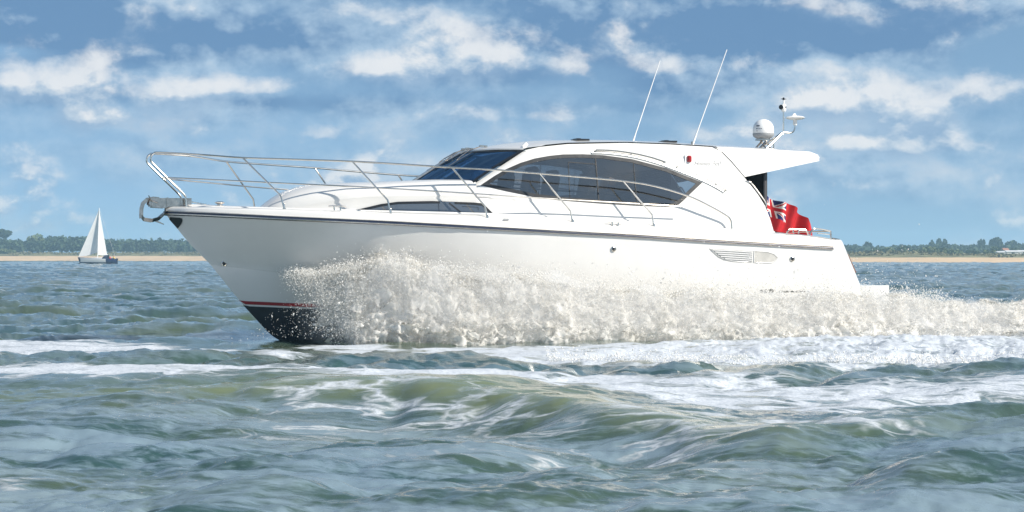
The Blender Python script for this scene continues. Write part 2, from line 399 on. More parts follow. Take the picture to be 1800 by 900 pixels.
def np_mesh(name, V, F, mat, parent=None, smooth=True, attrs=None):
    me = bpy.data.meshes.new(name); k = F.shape[1]
    me.vertices.add(len(V)); me.vertices.foreach_set('co', np.ascontiguousarray(V, np.float32).ravel())
    me.loops.add(F.size); me.loops.foreach_set('vertex_index', np.ascontiguousarray(F, np.int32).ravel())
    me.polygons.add(len(F)); me.polygons.foreach_set('loop_start', np.arange(0, F.size, k, dtype=np.int32))
    if smooth: me.polygons.foreach_set('use_smooth', np.ones(len(F), bool))
    for n_, a_ in (attrs or {}).items():
        at = me.attributes.new(n_, 'FLOAT', 'POINT'); at.data.foreach_set('value', a_)
    me.materials.append(mat); me.update(calc_edges=True); me.validate()
    o = bpy.data.objects.new(name, me); col.objects.link(o)
    if parent: o.parent = parent
    return o
def sea_material():
    m = bpy.data.materials.new('sea_water'); m.use_nodes = True; t = NT(m.node_tree); p = m.node_tree.nodes['Principled BSDF']
    c = t.n('ShaderNodeTexCoord').outputs['Object']
    fo = t.n('ShaderNodeAttribute', attribute_name='foam').outputs['Fac']
    st = t.vm('MULTIPLY', c, (.62, 1.0, 1.0))
    warp = t.n('ShaderNodeTexNoise'); t.l(st, warp.inputs['Vector']); warp.inputs['Scale'].default_value = 1.1; warp.inputs['Detail'].default_value = 3
    wv = t.vm('ADD', st, t.vm('MULTIPLY', t.vm('SUBTRACT', warp.outputs['Color'], (.5, .5, .5)), (1.6, 1.6, 0)))
    vo = t.n('ShaderNodeTexVoronoi', feature='DISTANCE_TO_EDGE'); t.l(wv, vo.inputs['Vector']); vo.inputs['Scale'].default_value = 1.7
    lace = t.smooth(vo.outputs['Distance'], .30, .0)
    vo2 = t.n('ShaderNodeTexVoronoi', feature='DISTANCE_TO_EDGE'); t.l(wv, vo2.inputs['Vector']); vo2.inputs['Scale'].default_value = 5.5
    lace2 = t.smooth(vo2.outputs['Distance'], .25, .0)
    nz = t.m('ADD', t.m('MULTIPLY', t.noise(wv, 1.5, 8, .62), .6), t.m('MULTIPLY', t.noise(t.vm('MULTIPLY', wv, (.45, 1.6, 1)), 1.8, 7, .65), .4)); nb = t.noise(st, .35, 3, .5)
    cover = t.m('ADD', t.m('ADD', t.m('MULTIPLY', lace, .30), t.m('MULTIPLY', lace2, .14)), t.m('ADD', t.m('MULTIPLY', nz, .55), t.m('MULTIPLY', nb, .30)))
    f = t.m('MULTIPLY', t.smooth(t.m('ADD', t.m('MULTIPLY', fo, 1.15), t.m('SUBTRACT', cover, 1.22)), -.17, .24), t.smooth(fo, .02, .2))
    sc_ = t.vm('MULTIPLY', c, (.26, 1.2, 1))
    film = t.m('MULTIPLY', t.smooth(t.m('ADD', t.m('MULTIPLY', t.noise(t.vm('ADD', sc_, (7, 3, 0)), 1.25, 10, .66, .5), 1.0), t.m('MULTIPLY', t.noise(wv, 7, 6, .65), .35)), .60, .75), .34)
    film = t.m('MULTIPLY', film, t.n('ShaderNodeAttribute', attribute_name='film').outputs['Fac'])
    f0 = f; f = t.m('MAXIMUM', f, film)
    nn = t.noise(c, .22, 4, .55)
    body = t.mix(t.smooth(nn, .3, .7), (.020, .062, .066), (.066, .092, .046))
    body = t.mix(t.n('ShaderNodeAttribute', attribute_name='crest_light').outputs['Fac'], body, (.150, .180, .085))  # paler green painted on the crest, where the wave face reflects less sky
    bub = t.noise(c, 26, 4, .7)
    foamc = t.mix(t.smooth(bub, .3, .65), (.38, .43, .49), (.64, .675, .715))
    foamc = t.mix(t.smooth(t.m('SUBTRACT', f0, film), -.1, .25), (.42, .55, .70), foamc)
    t.l(t.mix(f, body, foamc), p.inputs['Base Color'])
    t.l(t.m('ADD', t.m('MULTIPLY', f, .6), .07), p.inputs['Roughness'])
    p.inputs['IOR'].default_value = 1.54
    rip = t.noise(t.vm('MULTIPLY', c, (.8, 1.25, 1)), 7.0, 6, .6, .3)
    rip2 = t.noise(t.vm('MULTIPLY', c, (.7, 1.2, 1)), 1.3, 5, .6, .4)
    hgt = t.m('ADD', t.m('ADD', t.m('MULTIPLY', rip, .30), t.m('MULTIPLY', rip2, 1.0)), t.m('MULTIPLY', t.m('MULTIPLY', bub, f), .5))
    b = t.n('ShaderNodeBump'); b.inputs['Strength'].default_value = .34; b.inputs['Distance'].default_value = .05
    t.l(hgt, b.inputs['Height']); t.l(b.outputs[0], p.inputs['Normal'])
    return m
V_, F_, foam_, film_, crest_light_ = sea_mesh()
sea = np_mesh('sea', V_, F_, sea_material(), attrs={'foam': foam_, 'film': film_, 'crest_light': crest_light_}); tag(sea, kind='structure')

# ------------------------------------------------------------------ far shore
SHORE = [(-1500, 1000), (-700, 900), (-160, 770), (115, 525), (400, 500), (900, 560), (1500, 700)]
def shore_y(X): return np.interp(X, *xy(SHORE))
def ground_z(X, d):
    lf = np.clip((60 - X) / 200, 0, 1)
    z = np.interp(d, [-40, 0, 12, 26, 34, 60, 400], [-1.6, 0, .9, 1.25, 1.7, 2.8, 3.0])
    rt = np.clip((X - 118) / 14, 0, 1)
    return z + lf * np.interp(d, [0, 26, 60], [0, .55, .3]) - rt * np.interp(d, [26, 60, 110, 220], [0, .75, .75, .0])
def hash_noise(x, y, s):
    t = T2; return samp(t, np.asarray(x, float) * s, np.asarray(y, float) * s, 0)
def shore():
    X = np.arange(-1000, 1001, 2.5); D = np.array([-30, -12, -5, 0, 3, 6, 10, 15, 20, 25, 28, 31, 35, 40, 48, 60, 80, 120, 200, 330, 480.])
    xx, dd = np.meshgrid(X, D); yy = shore_y(xx) + dd + hash_noise(xx, dd, .03) * 1.2 * (dd > -5)
    zz = ground_z(xx, dd) + np.where(dd > 28, .22 * hash_noise(xx, dd, .11), .03 * hash_noise(xx, dd, .2))
    V = np.stack([xx, yy, zz], -1).reshape(-1, 3); nr, nc = xx.shape
    i = np.arange(nr - 1)[:, None] * nc; j = np.arange(nc - 1)[None, :]
    q = np.stack([i + j, i + j + 1, i + nc + j + 1, i + nc + j], -1)
    k = 10
    sand = vary(material('sand', (.66, .47, .28), .95), .12, .12)
    duneg = material('dune_grass', (.20, .19, .085), .95); vary(duneg, .12, .4)
    a = np_mesh('beach', V, q[:k].reshape(-1, 4), sand); tag(a, kind='structure')
    b = np_mesh('ground', V, q[k:].reshape(-1, 4), duneg); tag(b, kind='structure')
shore()

def leaf_mat(name, c1, c2):
    m = material(name, c1, .85); t = NT(m.node_tree); p = m.node_tree.nodes['Principled BSDF']
    at = t.n('ShaderNodeAttribute', attribute_name='tone').outputs['Fac']
    t.l(t.mix(at, c1, c2), p.inputs['Base Color'])
    return m
LM = {'dark': leaf_mat('dark_foliage', (.022, .045, .024), (.05, .085, .035)),
      'mid': leaf_mat('mid_foliage', (.04, .075, .03), (.085, .125, .045)),
      'pale': leaf_mat('pale_foliage', (.085, .12, .045), (.15, .185, .075))}
M['bark'] = vary(material('bark', (.06, .045, .032), .9), 3, .3)
def crown_arrays(lobes, n, size, g):
    """small leaf faces spread through the volume of a few overlapping lobes"""
    w_ = np.array([l[3] * l[4] * l[5] for l in lobes]) ** .66; w_ /= w_.sum()
    ids = g.choice(len(lobes), n, p=w_)
    d = g.normal(size=(n, 3)); d /= np.linalg.norm(d, axis=1)[:, None]
    rad = g.uniform(.55, 1.04, n) ** .6
    L = np.array(lobes)[ids]
    P = L[:, :3] + d * L[:, 3:6] * rad[:, None]
    u = g.normal(size=(n, 3)); u /= np.linalg.norm(u, axis=1)[:, None]
    v = np.cross(u, g.normal(size=(n, 3))); v /= np.linalg.norm(v, axis=1)[:, None]
    s = (size * g.uniform(.6, 1.4, n))[:, None]
    V = np.stack([P - u * s - v * s * .7, P + u * s - v * s * .6, P + u * s * .8 + v * s, P - u * s * .9 + v * s * .8], 1).reshape(-1, 3)
    F = np.arange(4 * n).reshape(-1, 4)
    lt = g.uniform(0, 1, len(lobes))[ids] * .65 + g.uniform(0, .35, n)
    return V, F, np.repeat(lt, 4)
def lobes_for(kind, h, wd, g):
    if kind == 'poplar': return [(0, 0, h * (.2 + .16 * k), wd * (.5 - .06 * abs(k - 2)), wd * .5, h * .16) for k in range(5)]
    if kind == 'dome':
        return [(g.uniform(-.28, .28) * wd, g.uniform(-.25, .25) * wd, h * g.uniform(.42, .66), wd * g.uniform(.24, .34), wd * .28, h * g.uniform(.2, .3)) for k in range(7)] + [(0, 0, h * .70, wd * .30, wd * .3, h * .28)]
    if kind == 'pine': return [(g.uniform(-.3, .3) * wd, 0, h * g.uniform(.74, .9), wd * .28, wd * .25, h * .1) for k in range(5)]
    return [(g.uniform(-.36, .36) * wd, g.uniform(-.3, .3) * wd, h * g.uniform(.28, .7), wd * g.uniform(.18, .32), wd * .25, h * g.uniform(.16, .28)) for k in range(7)]
def ground_at(X, Y): return float(ground_z(np.array(X), Y - shore_y(X)))
def tree(name, X, Y, h, wd, kind, lm, label, cat, group, n=650, seed=0):
    g = np.random.default_rng(seed)
    root = empty(name, (X, Y, ground_at(X, Y) - .15)); tag(root, label, cat, group)
    t = MB(); t.tube([(0, 0, -.3), (.05 * h * .2, 0, h * .3), (0, 0, h * .8)], [wd * .05, wd * .04, wd * .02], 7)
    for k in range(4):
        a = g.uniform(0, 6.28); t.tube([(0, 0, h * (.3 + .1 * k)), (math.cos(a) * wd * .25, math.sin(a) * wd * .25, h * (.5 + .1 * k))], [wd * .025, wd * .01], 5)
    t.build('trunk', M['bark'], root)
    V, F, tone = crown_arrays(lobes_for(kind, h, wd, g), n, .32 + wd * .022, g)
    np_mesh('crown', V, F, LM[lm], root, False, {'tone': tone.astype(np.float32)})
    return root
def px_tree(px, top, Y, wpx, **kw):
    """size of a tree from how wide and how high it stands above the eye line at its distance"""
    X = (px - 900) / 3450 * Y; gz = ground_at(X, Y) - .15
    tree(kw.pop('name', 'tree'), X, Y, 1.45 + (452 - top) * Y / 3450 - gz, wpx * Y / 3450, kw.pop('kind'), **kw)
G = 'trees along the far shore'
px_tree(6, 402, 905, 30, kind='pine', lm='dark', label='tall flat topped pine rising above the wood at the left edge', cat='tree', group=G, seed=1)
px_tree(66, 411, 880, 34, kind='dome', lm='pale', label='pale green round tree amid the dark wood left of the sailing boat', cat='tree', group=G, seed=2)
px_tree(12, 436, 830, 26, kind='bush', lm='pale', label='low pale bush at the edge of the sand, far left', cat='bush', group=G, seed=3, name='bush')
px_tree(1524, 424, 905, 15, kind='dome', lm='dark', label='dark tree sticking out above the wood just right of the yacht stern', cat='tree', group=G, seed=4)
px_tree(1638, 421.5, 900, 11, kind='dome', lm='dark', label='small round dark tree, leftmost of three standing above the right wood', cat='tree', group=G, seed=5)
px_tree(1650.5, 419, 902, 9, kind='poplar', lm='dark', label='slim dark tree in the middle of three above the right wood', cat='tree', group=G, seed=6)
px_tree(1661, 419.5, 904, 11, kind='dome', lm='dark', label='square topped dark tree, rightmost of three above the right wood', cat='tree', group=G, seed=7)
px_tree(1720.5, 423, 900, 4, kind='poplar', lm='dark', label='shortest of three thin poplars above the right wood', cat='tree', group=G, seed=8, n=260)
px_tree(1724.5, 420, 900, 4, kind='poplar', lm='dark', label='middle one of three thin poplars above the right wood', cat='tree', group=G, seed=9, n=260)
px_tree(1729.5, 420.5, 900, 4, kind='poplar', lm='dark', label='poplar next to the broad dome shaped tree on the right shore', cat='tree', group=G, seed=10, n=260)
px_tree(1753, 416, 890, 27, kind='dome', lm='dark', label='broad dark dome shaped tree, tallest on the right shore', cat='tree', group=G, seed=11, n=1000)
px_tree(1780, 422, 885, 24, kind='dome', lm='dark', label='bushy dark tree beyond the white chalets at the right edge', cat='tree', group=G, seed=12)
SH = 'pale shrubs on the dunes'
for i, (px, top, Y, wpx, lm, lab) in enumerate([
        (1540, 438, 640, 24, 'mid', 'low olive shrub on the dune nearest the yacht stern'),
        (1563, 434.5, 650, 22, 'pale', 'pale green rounded shrub, first tall one right of the yacht stern'),
        (1588, 433, 655, 26, 'mid', 'wide mid green shrub touching the pale one near the yacht stern'),
        (1611, 437, 650, 18, 'mid', 'small dark green shrub between two pale clumps on the dune'),
        (1633, 432.5, 640, 30, 'pale', 'largest pale green shrub on the right dune below the three dark trees'),
        (1652, 434.5, 620, 20, 'pale', 'pale shrub below the slim dark tree on the dune'),
        (1680, 437.5, 640, 24, 'pale', 'low faded shrub midway along the right dune'),
        (1711, 438.5, 640, 24, 'mid', 'low shrub on the dune below the three poplars'),
        (1740, 440, 620, 18, 'pale', 'low pale shrub on the dune just left of the white chalet'),
        (1757, 433, 680, 24, 'mid', 'dark shrub directly above the small white chalet'),
        (1787, 434, 700, 30, 'mid', 'green shrub behind the long white chalet at the right edge')]):
    px_tree(px, top, Y, wpx, kind='bush', lm=lm, label=lab, cat='shrub', group=SH, seed=30 + i, name='shrub', n=480)

def wood():
    """the long wood behind the beach: one mass of crowns nobody could count"""
    g = np.random.default_rng(5); VV = []; FF = []; TT = []; k = 0
    prof = [(-60, 414), (0, 413), (30, 417), (60, 416), (95, 408), (145, 409), (180, 417), (240, 416), (290, 415), (330, 418), (420, 420), (700, 422), (1000, 425), (1300, 427), (1480, 429),
            (1500, 428), (1540, 431), (1560, 433), (1580, 428), (1610, 430), (1630, 427), (1680, 426), (1700, 430), (1740, 427), (1790, 427), (1860, 426)]
    for px in np.arange(-420, 2240, 5.5):
        for row in range(2):
            base = 860 + 45 * row + g.uniform(-14, 14)
            X = (px + g.uniform(-5, 5) - 900) / 3450 * base
            Y = max(base, float(shore_y(X)) + 48 + 25 * row)
            top = np.interp(px, *xy(prof)) + g.uniform(-2.0, 3.0) + (0 if row else 3)
            gz = ground_at(X, Y); h = 1.45 + (452 - top) * Y / 3450 - gz; wd = g.uniform(5, 8)
            V, F, t_ = crown_arrays([(l[0], l[1], l[2] * .82, l[3], l[4], l[5]) for l in lobes_for('dome', h, wd, g)], 170, .55, g)
            VV.append(V + np.array([X, Y, gz])); FF.append(F + k); TT.append(np.clip(t_ * .8 + g.uniform(-.15, .25), 0, 1)); k += len(V)
    o = np_mesh('wood', np.concatenate(VV), np.concatenate(FF), LM['dark'], None, False, {'tone': np.concatenate(TT).astype(np.float32)})
    tag(o, 'long dark green wood behind the beach on both sides of the yacht', 'wood', kind='stuff')
    # scrub and grass tufts at the foot of the wood and on the dune
    VV = []; FF = []; TT = []; k = 0
    for px in np.arange(-420, 2240, 4):
        Y0 = float(shore_y((px - 900) / 3450 * 650)); X = (px + g.uniform(-3, 3) - 900) / 3450 * Y0
        Y = float(shore_y(X)) + g.uniform(34, 70); gz = ground_at(X, Y)
        hs = g.uniform(.15, .4) if px > 1725 else g.uniform(.25, .7)
        V, F, t_ = crown_arrays([(0, 0, .15, g.uniform(1.2, 3), 1.2, hs)], 34, .24, g)
        VV.append(V + np.array([X, Y, gz])); FF.append(F + k); TT.append(t_); k += len(V)
    o = np_mesh('undergrowth', np.concatenate(VV), np.concatenate(FF), leaf_mat('scrub', (.13, .125, .055), (.19, .17, .08)), None, False, {'tone': np.concatenate(TT).astype(np.float32)})
    tag(o, 'olive scrub and grass tufts along the top of the beach', 'undergrowth', kind='stuff')
wood()

def chalet(px0, px1, top, eave, Y, label, roofm, gable=False):
    s = Y / 3450; x0, x1 = (px0 - 900) * s, (px1 - 900) * s; X = (x0 + x1) / 2; L = x1 - x0
    gz = ground_at(X, Y); root = empty('chalet', (X, Y, gz)); tag(root, label, 'chalet', 'white chalets on the right shore')
    zt = 1.45 + (452 - top) * s - gz; ze = 1.45 + (452 - eave) * s - gz; D = 4.0
    MB().box((0, 0, ze / 2), (L, D, ze)).build('wall', M['white'], root, False)
    r = MB(); r.add([(-L / 2 - .2, -D / 2 - .3, ze), (L / 2 + .2, -D / 2 - .3, ze), (L / 2 + .2, 0, zt), (-L / 2 - .2, 0, zt), (-L / 2 - .2, D / 2 + .3, ze), (L / 2 + .2, D / 2 + .3, ze),
                     (-L / 2 - .2, 0, ze + .02), (L / 2 + .2, 0, ze + .02)],
                    [(0, 1, 2, 3), (3, 2, 5, 4), (0, 3, 4, 6), (1, 7, 5, 2), (0, 6, 7, 1), (6, 4, 5, 7)])
    r.build('roof', roofm, root, False)
    n = max(1, int(L / 2.4))
    for k in range(n):
        MB().box((-L / 2 + (k + .5) * L / n, -D / 2 - .02, ze * .62), (min(.9, L / n * .45), .05, ze * .36)).build('window', M['black'], root, False)
chalet(1752, 1764, 441.5, 443.5, 612, 'small white chalet standing alone below the dark shrub', M['white'])
chalet(1767, 1789, 440, 442.5, 616, 'long low white chalet near the right edge', M['white'])
chalet(1790.5, 1806, 439.6, 442.2, 618, 'white chalet cut off by the right edge', M['white'])
chalet(1762.5, 1771, 436, 440, 650, 'small house with a pink tiled roof behind the white chalets', vary(material('pink_tiles', (.42, .20, .13), .9), 2, .2))

# ------------------------------------------------------------------ motor yacht
yacht = empty('motor_yacht', (BX0, BY0, 0), PSI)
tag(yacht, 'large white motor yacht with tinted windows speeding left through spray', 'motor yacht')
BEAM = ([0, .3, .7, 1.2, 1.75, 2.5, 3.5, 4.5, 6, 8, 10, 12, 12.8], [.06, .42, .72, .98, 1.2, 1.46, 1.72, 1.88, 1.98, 2.02, 2.0, 1.93, 1.88])
RUB = xy([(0, 2.187), (.07, 2.184), (.89, 2.138), (1.76, 2.09), (3.38, 2.016), (5.1, 1.927), (6.5, 1.856), (7.56, 1.811), (9.18, 1.718), (11.63, 1.603), (13, 1.55)])
LIP = xy([(0, 2.29), (.89, 2.261), (1.76, 2.241), (3.38, 2.167), (5.1, 2.061), (6.51, 2.0), (7.56, 1.958), (9.18, 1.887), (10.87, 1.854), (11.4, 1.80), (11.8, 1.745), (13, 1.73)])
SEAM = xy([(0, 2.31), (1.6, 2.265), (3.69, 2.21), (5.31, 2.18), (6.68, 2.13), (7.84, 2.08), (8.82, 2.04), (9.83, 1.96), (10.4, 1.90), (11.4, 1.84), (12, 1.76)])
STEM = xy([(0, 2.187), (.077, 2.091), (.384, 1.709), (.771, 1.325), (1.27, .704), (1.803, .125), (2.4, -.25), (3.5, -.5), (12.9, -.42)])
CHY = xy([(0, 0), (.771, 0), (1.717, .371), (2.471, .70), (3.2, 1.04), (4, 1.32), (6, 1.74), (8, 1.84), (10, 1.86), (12.9, 1.80)])
CHZ = xy([(.771, 1.325), (1.717, 1.209), (2.471, 1.113), (4, .86), (6, .56), (8, .34), (10, .22), (12.9, .12)])
def b(x): return ip(x, BEAM)
def chine(x):
    if x <= .771: return 0.0, ip(x, STEM)
    return ip(x, CHY), ip(x, CHZ)
def side_y(x, z):
    """half breadth of the hull at a station and a height"""
    yc, zc = chine(x); zr = ip(x, RUB); B_ = b(x)
    if z >= zc:
        t = min(1.0, max(0.0, (z - zc) / max(1e-6, zr - zc))); p = 1.0 + .22 * max(0, 1 - x / 3.5) - .25 * min(1, max(0, (x - 6) / 4))
        return yc + (B_ - yc) * t ** p
    zk = ip(x, STEM); t = min(1.0, max(0.0, (z - zk) / max(1e-6, zc - zk)))
    return yc * t ** .9
BEV = xy([(-.5, 12.3), (.75, 11.94), (1.27, 11.76), (1.6, 11.65), (1.8, 11.60)])
AFT = xy([(-.5, 12.9), (.2, 12.75), (.88, 12.44), (1.52, 12.12), (1.74, 12.02), (1.9, 11.96)])
def bend_x(x, z):
    """stations sweep to the raked stern"""
    if x <= 10: return x
    return 10 + (x - 10) / 1.65 * (ip(z, BEV) - 10)
ST = [0, .04, .1, .2, .3, .45, .6, .771, .95, 1.15, 1.4, 1.717, 2.1, 2.471, 2.9, 3.4, 4, 4.6, 5.3, 6, 7, 8, 9, 10, 10.5, 11, 11.4, 11.65]
def hull_rows():
    cols = []
    for x in ST:
        yc, zc = chine(x); zr = ip(x, RUB); zk = ip(x, STEM); c = []
        for t in (0, .35, .7, 1.0): z = zk + (zc - zk) * t; xx = bend_x(x, z); c.append((xx, -side_y(x, z), z))
        c.append((bend_x(x, zc + .004), -yc - (.012 if x > .8 else 0), zc + .004))
        for t in (.05, .12, .22, .34, .46, .58, .7, .8, .9, 1.0):
            z = zc + (zr - zc) * t; c.append((bend_x(x, z), -side_y(x, z), z))
        zl = ip(x, LIP)
        for dy, z in ((0, zr + .03), (.004, zl - .05), (.018, zl - .018), (.05, zl)): c.append((bend_x(x, z), -max(0.0, b(x) - dy), z))
        cols.append(c)
    last = []
    for (x, y, z) in cols[-1]:
        last.append((ip(z, AFT), y * 1.58 / 1.95, z))
    mid = [((a[0] * .35 + q[0] * .65), (a[1] * .58 + q[1] * .42), a[2]) for a, q in zip(cols[-1], last)]
    cols.append(mid); cols.append(last)
    cols.append([(x, 0, z) for x, y, z in last])
    return cols
HC = hull_rows()
h_ = MB(); h_.grid(HC); hm = h_.mirror(); h_.add(hm.v, hm.f)
hull = h_.build('hull', M['gel'], yacht, sharp=28)

def hull_patch(x0, x1, ztop, zbot, off, name, mat, nx=40, nz=4, both=True):
    mb = MB(); rows = []
    for i in range(nx + 1):
        x = x0 + (x1 - x0) * i / nx; r = []
        for k in range(nz + 1):
            z = ztop(x) + (zbot(x) - ztop(x)) * k / nz; zk = ip(x, STEM); z = max(z, zk + .0005)
            r.append((x - off * .7, -side_y(x, z) - off, z))
        rows.append(r)
    mb.grid(rows)
    if both: q = mb.mirror(); mb.add(q.v, q.f)
    return mb.build(name, mat, hull)
L0 = lambda x: .705 - .045 * (x - 1.26)
hull_patch(1.262, 5.5, L0, lambda x: L0(x) - .055, .004, 'boot_stripe', M['red'])
hull_patch(10.55, 11.85, lambda x: .852, lambda x: .822, .004, 'waterline_stripe', M['black'], nz=1, both=False)
hull_patch(1.335, 5.5, lambda x: L0(x) - .085, lambda x: ip(x, STEM), .004, 'bottom_paint', M['antifoul'], nz=8)
mb = MB(); mb.grid([[(x - .012, -side_y(x, z) - .008, z) for z in np.linspace(zt, zb, 5)] for x, zt, zb in ((.085, 2.12, 2.085), (.12, 2.115, 2.045), (.17, 2.11, 1.99), (.22, 2.105, 1.93), (.255, 2.09, 1.99), (.265, 2.06, 2.03))])
q = mb.mirror(); mb.add(q.v, q.f); mb.build('stem_plate', M['black'], hull)
# rubbing strake: dark rubber base with a polished half round on it
def strake(dz, hh, out, name, mat, x1=11.62, seg=8):
    mb = MB()
    for s in (-1, 1):
        rows = []
        for x in [0, .03, .07, .14, .25, .4, .6] + list(np.linspace(.8, x1, 44)):
            zc = ip(x, RUB) + dz; H_ = hh * (1.0 - .45 * min(1, x / 9)); r = []
            dB = (b(x + .05) - b(max(0, x - .05))) / (.1 if x >= .05 else .05 + x)
            nx_, ny_ = -dB / math.hypot(dB, 1), 1 / math.hypot(dB, 1)
            if x == 0: nx_, ny_ = -1, 0.0
            for k in range(seg + 1):
                a = -math.pi / 2 + math.pi * k / seg
                o_ = out * math.cos(a)
                r.append((x + nx_ * o_, s * (b(x) * (0 if x == 0 else 1) + ny_ * o_), zc + H_ / 2 * math.sin(a)))
            rows.append(r)
        mb.grid(rows)
        e = rows[-1]; mb.add(e, [tuple(range(len(e)))])
    return mb.build(name, mat, hull)
strake(.004, .085, .020, 'rubbing_strake', M['navy'])
strake(-.012, .036, .036, 'strake_insert', M['steel'])
strake(.033, .022, .030, 'strake_bead', M['steel'])

# --- deck
d_ = MB(); rows = []
for x in ST + ['bev', 'aft']:
    if x == 'bev': X0, B_ = 11.80, 1.78; xs = 11.4
    elif x == 'aft': X0, B_ = 11.98, 1.56; xs = 11.6
    else: X0 = bend_x(x, ip(x, LIP)) if x > 10 else x; B_ = b(x); xs = x
    zl, zs = ip(X0, LIP), ip(X0, SEAM); cock = X0 > 10.68
    fl = 1.25 if cock else zs + .02
    r = []
    for y, z in ((B_ - .045, zl), (B_ - .10, zl + (zs - zl) * .3 + .005), (B_ - .25, zl + (zs - zl) * .8), (B_ - .42, zs), (B_ - .44, fl), ((B_ - .44) * .5, fl + (.0 if cock else .02)), (0, fl + (.0 if cock else .03))):
        r.append((X0, -max(0, y), z))
    rows.append(r)
    if x == 10.5:
        rows.append([(10.66, -max(0, y), z) for (_, y, z) in [(0, -p[1], p[2]) for p in r]])
d_.grid(rows)
e = rows[-1]; d_.add([e[0], e[3], (e[3][0], 0, e[3][2]), (e[0][0], 0, e[0][2]), (e[3][0] - .25, 0, e[3][2]), (e[3][0] - .25, e[3][1], e[3][2]), (e[3][0] - .25, e[3][1], 1.25), (e[3][0] - .25, 0, 1.25)],
                     [(0, 1, 2, 3), (1, 5, 4, 2), (5, 6, 7, 4)])
q = d_.mirror(); d_.add(q.v, q.f)
deck = d_.build('deck', M['gel'], yacht)

# --- deckhouse surfaces
W0 = ([1.6, 1.75, 2.0, 2.3, 2.9, 3.7, 4.5, 5.2, 6, 8, 10.6, 12], [.22, .48, .66, .82, 1.08, 1.27, 1.40, 1.47, 1.53, 1.56, 1.58, 1.58])
def Wd(x, z): return max(.1, ip(x, W0) - .2 * (z - 2.15))
LEDGE = xy([(1.6, 2.26), (2.04, 2.28), (2.44, 2.36), (2.8, 2.43), (3.26, 2.47), (3.73, 2.48), (4.49, 2.50), (5.0, 2.495), (6.0, 2.44), (6.7, 2.40)])
CROWN = xy([(1.6, 2.29), (1.75, 2.40), (1.9, 2.505), (2.05, 2.585), (2.25, 2.655), (2.45, 2.70), (3.06, 2.735), (4.5, 2.79), (5.6, 2.79)])
NEX = xy([(1.6, 2.0), (2.5, 2.3), (3.5, 3.2), (5, 7), (6, 7)])
LD = xy([(1.6, 0.0), (2.3, .02), (3, .03), (5, .03), (6.7, 0)])
def coach_section(x):
    zd = ip(x, SEAM) - .08; zl = ip(x, LEDGE); zc = ip(x, CROWN); n = ip(x, NEX); ld = ip(x, LD)
    pts = [(x, -(Wd(x, zd) - ld), zd), (x, -(Wd(x, zl - .05) - ld), zl - .05), (x, -Wd(x, zl) - .0, zl - .004)]
    w_ = Wd(x, zl)
    for k in range(33):
        a = math.pi * k / 32; c_, s_ = math.cos(a), math.sin(a)
        pts.append((x, -w_ * math.copysign(abs(c_) ** (2 / n), c_), zl + (zc - zl) * s_ ** (2 / n)))
    return pts + [(x, -p[1], p[2]) for p in reversed(pts[:3])]
c_ = MB()
xs = [1.6, 1.66, 1.75, 1.85, 1.95, 2.05, 2.2, 2.35, 2.5, 2.7] + list(np.linspace(2.9, 5.06, 16))
rows = [coach_section(x) for x in xs]; c_.grid(rows); c_.add(rows[0], [tuple(range(len(rows[0])))])
coach = c_.build('coachroof', M['gel'], yacht, sharp=40)
# forward facing nose panel of non slip
ROOFE = xy([(5.05, 2.71), (5.52, 3.01), (6.0, 3.31), (6.26, 3.37), (6.79, 3.43), (7.87, 3.47), (8.74, 3.46), (9.57, 3.43), (11.5, 3.375), (12, 3.36)])
APIL = ([2.71, 3.01, 3.31, 3.37, 3.43, 3.5], [5.05, 5.52, 6.0, 6.26, 6.79, 7.9])
AFTE = ([1.8, 1.9, 2.13, 2.37, 2.61, 2.88, 3.16, 3.32, 3.43, 3.5], [10.62, 10.60, 10.55, 10.47, 10.33, 10.11, 9.87, 9.71, 9.56, 9.5])
def inside(px, pz, poly):
    px = np.asarray(px); pz = np.asarray(pz); c = np.zeros(px.shape, bool); n = len(poly)
    for i in range(n):
        x0, z0 = poly[i]; x1, z1 = poly[(i + 1) % n]
        if z0 == z1: continue
        t = (z0 > pz) != (z1 > pz); c ^= t & (px < (x1 - x0) * (pz - z0) / (z1 - z0) + x0)
    return c
def seg_dist(px, pz, poly):
    d = np.full(np.asarray(px).shape, 9.0); n = len(poly)
    for i in range(n):
        a = np.array(poly[i]); bb = np.array(poly[(i + 1) % n]); v = bb - a; L = v @ v
        if L < 1e-12: continue
        t = np.clip(((px - a[0]) * v[0] + (pz - a[1]) * v[1]) / L, 0, 1)
        d = np.minimum(d, np.hypot(px - a[0] - t * v[0], pz - a[1] - t * v[1]))
    return d
WT = [(5.17, 2.68), (5.39, 2.82), (5.62, 2.95), (5.88, 3.06), (6.14, 3.14), (6.41, 3.19), (6.67, 3.22), (7.04, 3.23), (7.41, 3.22), (7.95, 3.16), (8.59, 3.01), (9.25, 2.77)]
WB = [(5.17, 2.68), (5.59, 2.59), (6.09, 2.49), (6.56, 2.44), (7.35, 2.39), (7.99, 2.36), (8.60, 2.345), (8.76, 2.375), (8.86, 2.45), (9.04, 2.60), (9.25, 2.77)]
WPOLY = WT + WB[-2:0:-1]
